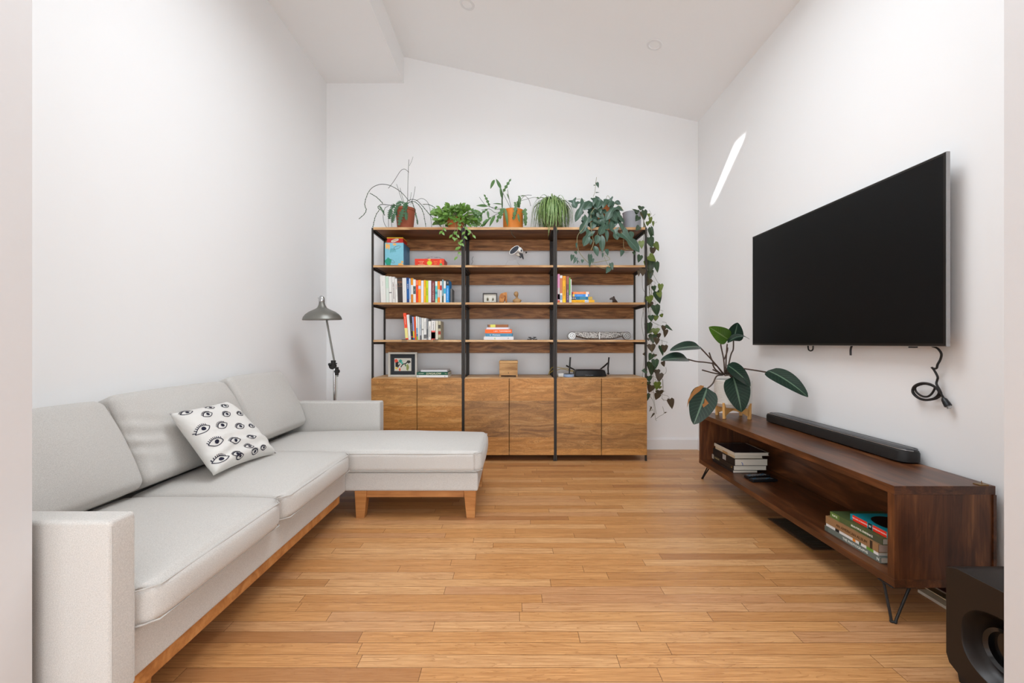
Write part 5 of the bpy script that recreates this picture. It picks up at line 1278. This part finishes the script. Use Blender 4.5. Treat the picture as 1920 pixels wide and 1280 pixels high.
# 3: orchid cactus
Yo = 3.93; base = Vector((P(962, 0, Yo).x, Yo, ZT))
oc = thing('orchid_cactus', 'flat leaved cactus in a bright orange pot at the centre of the shelf top', 'potted plant', base)
pot(oc, base, .090, .097, .190, plain('D8802E', .6, var=.1, scale=12), rim=0)
lv = MB(); st = MB()
def D1(x, y, dy=-.05): return C1(x, y, Yo+dy) if x < 2000 else C2(x-1746, y-233, Yo+dy)
# (base, tip, width px-ish m)
for (a, b, wd, dy) in (((1625,430),(1570,320),.030,-.02), ((1555,330),(1510,432),.030,-.03), ((1640,540),(1615,400),.026,-.02), ((1650,465),(1735,320),.034,-.03), ((1640,660),(1635,470),.014,0), ((1500,620),(1440,490),.034,-.05), ((1480,620),(1355,615),.030,-.06), ((1640,600),(1535,592),.014,-.02), ((1640,640),(1580,800),.044,-.10), ((1660,640),(1615,760),.040,-.11), ((1670,640),(1700,850),.026,-.12), ((1790,590),(1765,770),.040,-.12), ((1825,640),(1800,560),.030,-.05), ((1830,510),(1825,620),.030,-.05), ((1690,480),(1720,560),.010,0), ((1480,650),(1370,740),.034,-.10), ((1380,670),(1420,760),.028,-.09), ((1300,650),(1385,720),.044,-.10), ((1310,660),(1395,800),.040,-.08), ((1480,670),(1490,760),.022,-.06), ((1560,720),(1500,845),.030,-.14), ((1520,740),(1400,845),.034,-.13), ((1480,760),(1420,848),.030,-.12), ((1370,840),(1290,820),.036,-.10), ((1580,620),(1560,660),.024,-.05), ((1890,640),(1900,820),.040,-.10), ((1870,660),(1880,700),.030,-.08),((1810,700),(1830,800),.02,-.13)):
    a_, b_ = C1(*a, Yo+dy), C1(*b, Yo+dy-.01)
    leaf(lv, a_, b_, wd, (random.uniform(-.2, .2), -1, .4), 'zig' if wd > .03 else 'oval', .12, .05, 8, 2)
top_ = base+Vector((0, 0, .17))
for pts in ([(1640,660),(1635,470),(1625,430)], [(1640,600),(1650,465)], [(1650,660),(1560,650),(1500,620)], [(1650,650),(1480,620),(1425,570),(1390,520)], [(1740,660),(1690,560),(1650,480)], [(1740,650),(1710,520),(1697,440)], [(1640,690),(1560,690),(1500,650),(1410,660)], [(1820,650),(1835,560),(1815,510)], [(1800,650),(1850,540),(1900,500),(1960,500)], [(1600,700),(1520,740),(1440,840)], [(1725,870),(1750,930),(1785,968)]):
    st.tube(smoothpath([C1(x, y, Yo-.05 if y < 860 else 3.76) for x, y in pts], 4), .0019, 5)
st.tube(smoothpath([C2(20, 430, Yo-.05), C2(80, 340, Yo-.05), C2(160, 310, Yo-.05), C2(240, 290, Yo-.05), C2(290, 300, Yo-.05)], 4), .0017, 5)
st.tube(smoothpath([C2(60, 400, Yo-.05), C2(75, 290, Yo-.05), C2(130, 270, Yo-.05), C2(180, 310, Yo-.05), C2(205, 385, Yo-.05)], 4), .0017, 5)
for (a, b, wd) in (((75,270),(90,370),.028), ((30,340),(50,430),.034), ((50,420),(10,530),.036), ((120,440),(160,540),.042), ((130,520),(150,600),.044), ((100,280),(140,270),.014), ((270,290),(295,305),.024)):
    leaf(lv, C2(*a, Yo-.09), C2(*b, Yo-.10), wd, (0, -1, .3), 'zig', .12, .05, 8, 2)
st.build('stems', M_STEM, oc, smooth=True); lv.build('foliage', M_LEAF_MID, oc, smooth=True)
# 4: spider plant
Ys = 3.92; base = Vector((P(1037, 0, Ys).x, Ys, ZT))
sp = thing('spider_plant', 'bushy spider plant with thin striped leaves arching over the shelf edge', 'potted plant', base)
pot(sp, base, .066, .084, .15, plain('5A4636', .7))
random.seed(5); lv = MB(); c0 = base+Vector((0, 0, .17))
for i in range(250):
    a = random.uniform(0, 6.283); R_ = random.uniform(.09, .205); hgt = random.uniform(.05, .125)
    if random.random() < .2: hgt += .03
    ca, sa = math.cos(a), math.sin(a)
    ymax = .18 if sa > 0 else .185
    end = Vector((ca*R_, sa*min(R_, ymax), 0)); drop = random.uniform(.09, .19)
    over = (Ys+end.y) < 3.765
    if over and random.random() < .35: drop += .07
    pts = [c0, c0+Vector((end.x*.30, end.y*.30, hgt*.85)), c0+Vector((end.x*.65, end.y*.65, hgt)), c0+Vector((end.x*.95, end.y*.95, hgt*.35)), c0+Vector((end.x*1.0+(jx := random.uniform(-.035, .035))*.4, end.y*1.02, -drop*.6)), c0+Vector((end.x*.97+jx, end.y*1.0, -drop))]
    if not over:
        for p in pts: p.z = max(p.z, ZT+.006)
    sp_ = smoothpath(pts, 3); w_ = random.uniform(.007, .010)
    vs_, uv = [], []
    sd_ = Vector((-sa, ca, 0))
    for k, p in enumerate(sp_):
        t_ = k/(len(sp_)-1); ww = w_/2*min(1, t_*5+.4)*(1-t_**4)+.0003
        vs_ += [p-sd_*ww+Vector((0, 0, ww*.4)), p, p+sd_*ww+Vector((0, 0, ww*.4))]; uv += [(0, t_), (.5, t_), (1, t_)]
    n_ = len(sp_)
    lv.add(vs_, [(3*k+j, 3*k+j+1, 3*k+4+j, 3*k+3+j) for k in range(n_-1) for j in (0, 1)], None, uv)
lv.build('foliage', M_LEAF_SPI, sp, smooth='full')
# 5: blue green philodendron
Yl = 3.93; base = Vector((C2(960, 0, Yl).x, Yl, ZT))
ph = thing('lobed_philodendron', 'blue green lobed philodendron spilling from a terracotta pot over the right bookcase', 'potted plant', base)
pot(ph, base, .082, .106, .235, M_TERRA2)
lv = MB(); st = MB(); random.seed(7)
big = [((790,340),(690,560),.075,-.12), ((870,340),(780,430),.07,-.13), ((830,520),(745,690),.085,-.15), ((770,500),(820,560),.05,-.14), ((900,330),(1000,340),.05,-.10), ((920,460),(1010,520),.055,-.15), ((1110,400),(1025,545),.085,-.16), ((1060,310),(1100,400),.075,-.13), ((1130,400),(1210,440),.065,-.13), ((1110,420),(1180,520),.06,-.14), ((1090,520),(1070,650),.08,-.15), ((1010,580),(950,700),.085,-.165), ((1040,600),(1000,640),.06,-.16), ((870,540),(955,580),.035,-.15), ((1120,640),(1150,755),.075,-.17), ((1030,640),(1035,780),.035,-.165), ((850,660),(780,825),.085,-.172), ((870,670),(820,720),.07,-.17), ((940,700),(915,805),.06,-.172), ((980,700),(985,900),.055,-.172), ((900,820),(935,935),.05,-.175), ((1170,560),(1215,670),.045,-.16), ((1200,680),(1390,890),.105,-.175), ((1290,660),(1310,740),.05,-.172), ((860,740),(855,810),.03,-.17), ((930,280),(925,320),.05,-.05), ((890,300),(880,325),.05,-.06), ((660,320),(700,410),.075,-.10), ((740,340),(700,370),.04,-.09), ((850,460),(900,470),.05,-.14),((880,430),(960,440),.05,-.12),((1150,480),(1200,560),.05,-.13),((800,400),(880,400),.05,-.11),((900,560),(860,640),.06,-.15),((1080,470),(1140,560),.07,-.15),((960,520),(1000,600),.07,-.15)]
for (a, b, wd, dy) in big:
    leaf(lv, C2(*a, Yl+dy), C2(*b, Yl+dy-.012), wd, (random.uniform(-.4, .4), -1, random.uniform(.1, .7)), 'lobed' if wd > .07 else 'oval', .2, .06, 8, 4)
for i in range(46):                                   # smaller leaves crowding the pot
    a = random.uniform(3.5, 5.9); r_ = random.uniform(.09, .17); zz = random.uniform(.06, .27)
    p = base+Vector((math.cos(a)*r_*1.1, max(-.17, math.sin(a)*r_), zz)); q = p+Vector((random.uniform(-.05, .05), -.02, random.uniform(-.09, -.03)))
    leaf(lv, p, q, random.uniform(.035, .06), (random.uniform(-.5, .5), -1, random.uniform(0, .6)), 'oval', .2, .06, 6, 4)
for (a, b, wd) in (((690,880),(705,915),.03), ((660,920),(645,990),.04), ((700,950),(670,1015),.036), ((770,970),(765,1010),.03), ((850,920),(845,1055),.048), ((880,960),(880,1010),.03), ((1030,860),(1045,930),.04), ((990,900),(985,950),.02), ((1080,1010),(1100,1085),.042), ((1060,1060),(1025,1120),.052), ((1205,870),(1185,940),.042), ((705,790),(700,850),.02), ((1335,880),(1335,920),.02), ((715,980),(712,1020),.015)):
    leaf(lv, C2(*a, 3.75), C2(*b, 3.75), wd, (random.uniform(-.3, .3), -1, .3), 'heart', .12, .04, 7, 4)
for pts in ([(1000,420),(920,400),(870,450),(860,520),(865,640),(880,720),(890,790),(860,870)], [(830,560),(780,630),(720,700),(710,780),(730,880),(780,950),(830,1000)], [(830,1000),(900,1000),(1000,985),(1065,970),(1050,940),(1010,920)], [(955,620),(920,720),(880,810)], [(940,720),(960,830),(1000,930),(1050,1040)], [(870,1010),(950,1050),(1020,1070)], [(1190,660),(1215,740),(1220,840),(1260,858),(1340,858)], [(885,285),(905,230),(910,170),(923,70)], [(1020,320),(1045,270),(1070,310)], [(800,330),(760,310),(700,310)], [(1120,360),(1180,390),(1220,440)], [(740,1000),(690,960),(680,940)], [(920,160),(890,155)]):
    st.tube(smoothpath([C2(x, y, Yl-.15 if y < 620 and y > 330 else (Yl-.04 if y <= 330 else 3.752)) for x, y in pts], 5), .0026 if pts[0][0] in (1000, 830) else .0019, 6)
for (a, b, wd) in (((925,130),(945,190),.034), ((905,155),(888,165),.012), ((915,238),(955,238),.012)): leaf(lv, C2(*a, Yl-.04), C2(*b, Yl-.05), wd, (0, -1, .2), 'heart', .1, .04, 6, 4)
st.build('stems', M_STEMB, ph, smooth=True); lv.build('foliage', M_LEAF_BLUE, ph, smooth=True)
# 6: trailing heart leaf vine
Yt = 3.93; base = Vector((C2(1320, 0, Yt).x-.01, Yt, ZT))
hv = thing('trailing_vine', 'dark heart leaved vine trailing from a grey pot down the right side of the bookcases', 'potted plant', base)
pot(hv, base, .080, .086, .170, M_GREYPOT, rim=0)
lv = MB(); st = MB(); random.seed(3)
def V(x, y, dy=0): return P(x, y, 3.78+dy)
T3 = lambda x, y: (1180+x/5.82, 380+y/5.82)
T4 = lambda x, y: (1180+x/5.82, 590+y/5.82)
vl = []
for (a, b, w_, k) in (((130,40),(120,85),52,0), ((95,110),(60,85),40,0), ((160,85),(165,195),48,0), ((100,150),(70,200),48,0), ((95,105),(20,75),24,0), ((110,260),(75,300),44,0), ((170,300),(115,310),60,0), ((210,120),(215,165),26,2), ((228,160),(232,230),32,2), ((200,205),(205,250),42,2), ((258,205),(262,265),20,2), ((230,270),(262,370),34,0), ((225,290),(230,400),50,0), ((215,380),(240,500),72,0), ((130,420),(130,510),46,2), ((275,440),(320,530),52,2), ((255,490),(250,570),58,1), ((120,575),(95,655),46,0), ((215,580),(290,640),60,2), ((225,620),(235,770),84,0), ((290,650),(308,765),50,0), ((170,640),(165,680),26,2), ((145,720),(140,805),56,1), ((105,740),(95,810),26,1), ((210,740),(215,850),74,0), ((215,830),(190,910),66,1), ((265,910),(275,970),44,0), ((340,890),(335,985),44,2), ((215,1020),(230,1100),74,2), ((300,970),(340,1100),76,0), ((320,980),(330,1040),46,2), ((235,1080),(205,1150),52,1), ((280,1120),(300,1240),74,0), ((235,1230),(240,1290),50,0), ((345,1215),(362,1250),32,2), ((285,1235),(290,1290),40,2), ((50,535),(55,575),28,0)):
    vl.append((T3(*a), T3(*b), w_/5.82, k))
for (a, b, w_, k) in (((235,10),(235,75),52,0), ((290,10),(290,65),42,2), ((350,0),(365,22),28,2), ((205,90),(200,210),66,0), ((240,150),(215,205),50,2), ((285,150),(290,220),66,2), ((380,120),(375,180),44,1), ((395,165),(390,250),44,1), ((400,118),(468,175),24,0), ((255,215),(255,315),68,0), ((315,205),(320,260),44,1), ((300,255),(290,330),50,1), ((205,255),(205,285),30,1), ((240,325),(245,410),66,1), ((340,340),(360,450),44,0), ((385,335),(385,415),60,1), ((155,420),(185,450),20,1), ((245,430),(210,500),48,0), ((280,430),(270,460),34,1), ((280,490),(285,590),58,0), ((235,520),(215,600),70,0), ((245,560),(235,670),60,0), ((365,510),(390,570),40,1), ((190,610),(135,610),44,0), ((300,600),(300,665),50,1), ((330,640),(325,735),62,1), ((210,670),(215,730),60,0), ((170,740),(150,795),46,0), ((205,730),(210,780),40,0), ((305,735),(300,825),66,2), ((240,770),(215,850),66,1), ((335,780),(335,810),28,2), ((330,825),(330,880),68,1), ((310,860),(290,930),56,1), ((190,860),(185,940),54,0), ((445,920),(465,1028),58,1), ((240,1005),(212,1055),12,1), ((268,1075),(235,1130),14,1), ((385,1068),(412,1062),10,1), ((170,830),(180,850),36,0)):
    vl.append((T4(*a), T4(*b), w_/5.82, k))
sets = [MB(), MB(), MB()]
for i, (a, b, wpx, k) in enumerate(vl):
    dy = random.uniform(-.02, .10)
    if a[0] < 1206: dy = -.035
    A, B = V(*a, dy), V(*b, dy)
    leaf(sets[k], A, B+Vector((0, random.uniform(-.02, .02), 0)), wpx/F*3.8*1.5, (random.uniform(-.3, .3), -1, random.uniform(-.1, .35)), 'heart', random.uniform(-.1, .25), random.uniform(.0, .08), 8, 4)
    if i % 2 == 0 and a[0] > 1212: st.tube([A, A+Vector((random.uniform(-.03, .03), 0, .03)), V(1222+random.uniform(-8, 10), a[1]-14, .03)], .0010, 5)
for k in range(8):
    x0 = 1212+k*3.6; pts = [Vector((base.x+.05, Yt-.03, ZT+.19)), V(1206, 405+k, .06), V(1206+k*1.4, 440, .04)]
    yend = (800, 690, 560, 740, 660, 780, 600, 560)[k]
    y = 470
    while y < yend: pts.append(V(1207+k*1.4+random.uniform(-4, 4)+(y-440)*.010*k, y, random.uniform(0, .06))); y += 34
    st.tube(smoothpath(pts, 4), .0014, 5)
for pts in ([T4(200,860), T4(255,930), T4(270,1000), T4(285,1135), T4(300,1155)], [T4(285,1140), T4(330,1105), T4(378,1075), T4(362,1000)], [T4(378,1075), T4(412,1062)], [T4(365,700), T4(368,800), T4(355,900), T4(380,940)], [T4(350,910), T4(385,930), T4(420,935)], [T4(400,570), T4(400,630), T4(360,660)], [T4(360,80), T4(400,85), T4(400,115)], [T4(355,270), T4(360,340)], [T3(250,760), T3(300,850), T3(330,900)], [T3(140,800), T3(145,930), T3(175,980)], [T4(215,1050), T4(260,1035)], [T4(360,700), T4(370,830), T4(390,830)]):
    st.tube(smoothpath([V(*p, .02) for p in pts], 4), .0013, 5)
st.build('stems', plain('55502E', .6), hv, smooth=True)
sets[0].build('foliage', M_LEAF_DRK, hv, smooth=True)
o = sets[1].build('foliage', M_LEAF_BRN, hv, smooth=True); o['label'] = 'brown leaf undersides'
o = sets[2].build('foliage', M_LEAF_OLV, hv, smooth=True); o['label'] = 'olive green younger leaves'
# console plant
Yq = 3.06; base = Vector((P(1374, 0, Yq).x, Yq, kz1+.0005))
rp = thing('rubber_leaf_philodendron', 'large dark leaved philodendron in a ribbed white pot on a bamboo stand', 'potted plant', base)
zp = base.z+.075; R_ = .122; prof = [(0.0001, 0), (R_-.022, 0), (R_-.012, .006), (R_-.004, .022)]
for i in range(22):
    z = .026+i*.0072; prof += [(R_-.0012, z), (R_+.0008, z+.0036)]
prof += [(R_, .190), (R_-.003, .196), (R_-.010, .194), (R_-.012, .175), (.0001, .172)]
MB().lathe(prof, (base.x, base.y, zp), 48).build('pot', M_WHITEC, rp, smooth=True)
MB().lathe([(.0001, .1735), (R_-.0125, .1755)], (base.x, base.y, zp), 32).build('soil', M_SOIL, rp)
for ang in (.62, .62+R90):
    ca, sa = math.cos(ang), math.sin(ang); rr = .124
    for s_ in (-1, 1):
        p = Vector((base.x+s_*ca*rr, base.y+s_*sa*rr, base.z)); m = MB()
        ex, ey = Vector((ca, sa, 0)), Vector((-sa, ca, 0))
        def pt(a, b, c_): return p+ex*(a*s_)+ey*b+Vector((0, 0, c_))
        m.hexa([pt(-.02,-.008,0), pt(.002,-.008,0), pt(.002,.008,0), pt(-.02,.008,0), pt(-.014,-.008,.112), pt(.004,-.008,.112), pt(.004,.008,.112), pt(-.014,.008,.112)]); m.build('stand_leg', M_BAMBOO, rp, bevel=.0015)
    m = MB(); n = 14; ex, ey = Vector((ca, sa, 0)), Vector((-sa, ca, 0)); vs_ = []
    for i in range(n+1):
        a = -rr+.008+(2*rr-.016)*i/n; e = abs(a)/rr; zl = .048-.040*e**2.2 if e < 1 else 0; zu = .073
        for b in (-.008, .008): vs_ += [Vector((base.x, base.y, base.z))+ex*a+ey*b+Vector((0, 0, zl+ (0.0 if ang < 1 else .0))), Vector((base.x, base.y, base.z))+ex*a+ey*b+Vector((0, 0, zu))]
    fs_ = [(0, 1, 3, 2), (4*n, 4*n+2, 4*n+3, 4*n+1)]
    for i in range(n): a = 4*i; fs_ += [(a, a+4, a+5, a+1), (a+2, a+3, a+7, a+6), (a+1, a+5, a+7, a+3), (a, a+2, a+6, a+4)]
    m.add(vs_, fs_); m.build('stand_crossbar', M_BAMBOO, rp, bevel=.001)
def Q(x, y, dy=0): return P(1220+x/5.332, 580+y/5.332, Yq+dy)
lvb = MB(); lvy = MB(); dead = MB(); st = MB()
for (a, b, wd, dy0, dy1, up, mset, fold, arch) in (
    ((490,372),(192,412),.098,-.02,-.10,(0.1,-.8,1),0,.28,.05), ((368,495),(102,510),.102,-.05,-.14,(0.1,-.8,1),0,.3,.05), ((775,300),(582,175),.115,.0,-.05,(-.5,-1,.1),1,.25,.06), ((828,312),(870,132),.130,.02,.03,(0.2,-1,.2),0,.1,.0),
    ((770,335),(990,300),.075,-.02,-.02,(0,-.35,1),0,.3,.22), ((765,555),(998,768),.150,-.12,-.16,(0.5,-1,.55),0,.12,.06), ((825,672),(908,1025),.170,-.14,-.18,(-.1,-1,.15),0,.12,.04), ((565,785),(430,1148),.175,-.14,-.20,(-.25,-1,.2),0,.15,.04), ((1172,610),(1572,875),.128,-.31,-.55,(0.0,-1,.25),0,.12,.07)):
    mb = lvy if mset else lvb
    leaf(mb, Q(*a, dy0), Q(*b, dy1), wd, up, 'broad', fold, arch, 16, 6)
# ribbed pattern comes from the material; dried edge patches on the lowest left leaf
def drypatch(pts, dy): dead.prism([Q(x, y, dy) for x, y in pts], (0, -.0015, 0))
drypatch([(375,900),(400,850),(440,790),(500,757),(535,765),(490,815),(430,860),(385,920),(362,980)], -.182)
drypatch([(540,885),(575,930),(590,960),(560,1000),(550,1030),(535,1030),(530,990),(515,950),(535,935)], -.188)
for pts in ([(735,650,0),(660,560,-.02),(570,460,-.02),(490,375,-.02)], [(725,650,0),(650,555,-.03),(560,530,-.04),(460,520,-.05),(368,497,-.05)], [(740,650,0),(730,500,0),(700,330,0),(750,290,-.0)], [(750,650,0),(755,480,0),(765,345,-.02)], [(760,650,0),(800,460,.01),(825,400,.01),(828,312,.02)], [(735,655,0),(770,580,-.08),(768,560,-.12)], [(745,660,-.02),(790,655,-.12),(800,675,-.14)], [(720,655,-.02),(660,665,-.09),(620,740,-.13),(565,790,-.14)], [(760,640,0),(860,590,-.06),(990,600,-.16),(1175,630,-.31)], [(720,640,0),(650,640,-.03),(515,605,-.05)], [(700,640,0),(640,590,-.02),(615,530,-.03)], [(735,500,0),(765,420,0),(770,380,0)], [(650,560,-.02),(610,500,-.02),(585,430,-.02)], [(720,650,0),(660,620,-.02),(620,600,-.02)]):
    n_ = len(pts)
    st.tube(smoothpath([Q(x, y, d) for x, y, d in pts], 5), .0048, 8)
st.tube([Vector((base.x, base.y, zp+.172)), Vector((base.x+.0, base.y, zp+.215)), Q(740, 600)], [.017, .015, .008], 10)
st.build('stems', plain('4A3A30', .5, var=.2), rp, smooth=True)
lvb.build('foliage', M_LEAF_BIG, rp, smooth=True)
o = lvy.build('young_leaf', M_LEAF_BIG2, rp, smooth=True); o['label'] = 'glossy bright green young leaf'
o = dead.build('dried_leaf_edge', M_DEAD, rp); o['label'] = 'brown dried leaf edge'
for o in bpy.data.objects:
    if '_o' in o: del o['_o']
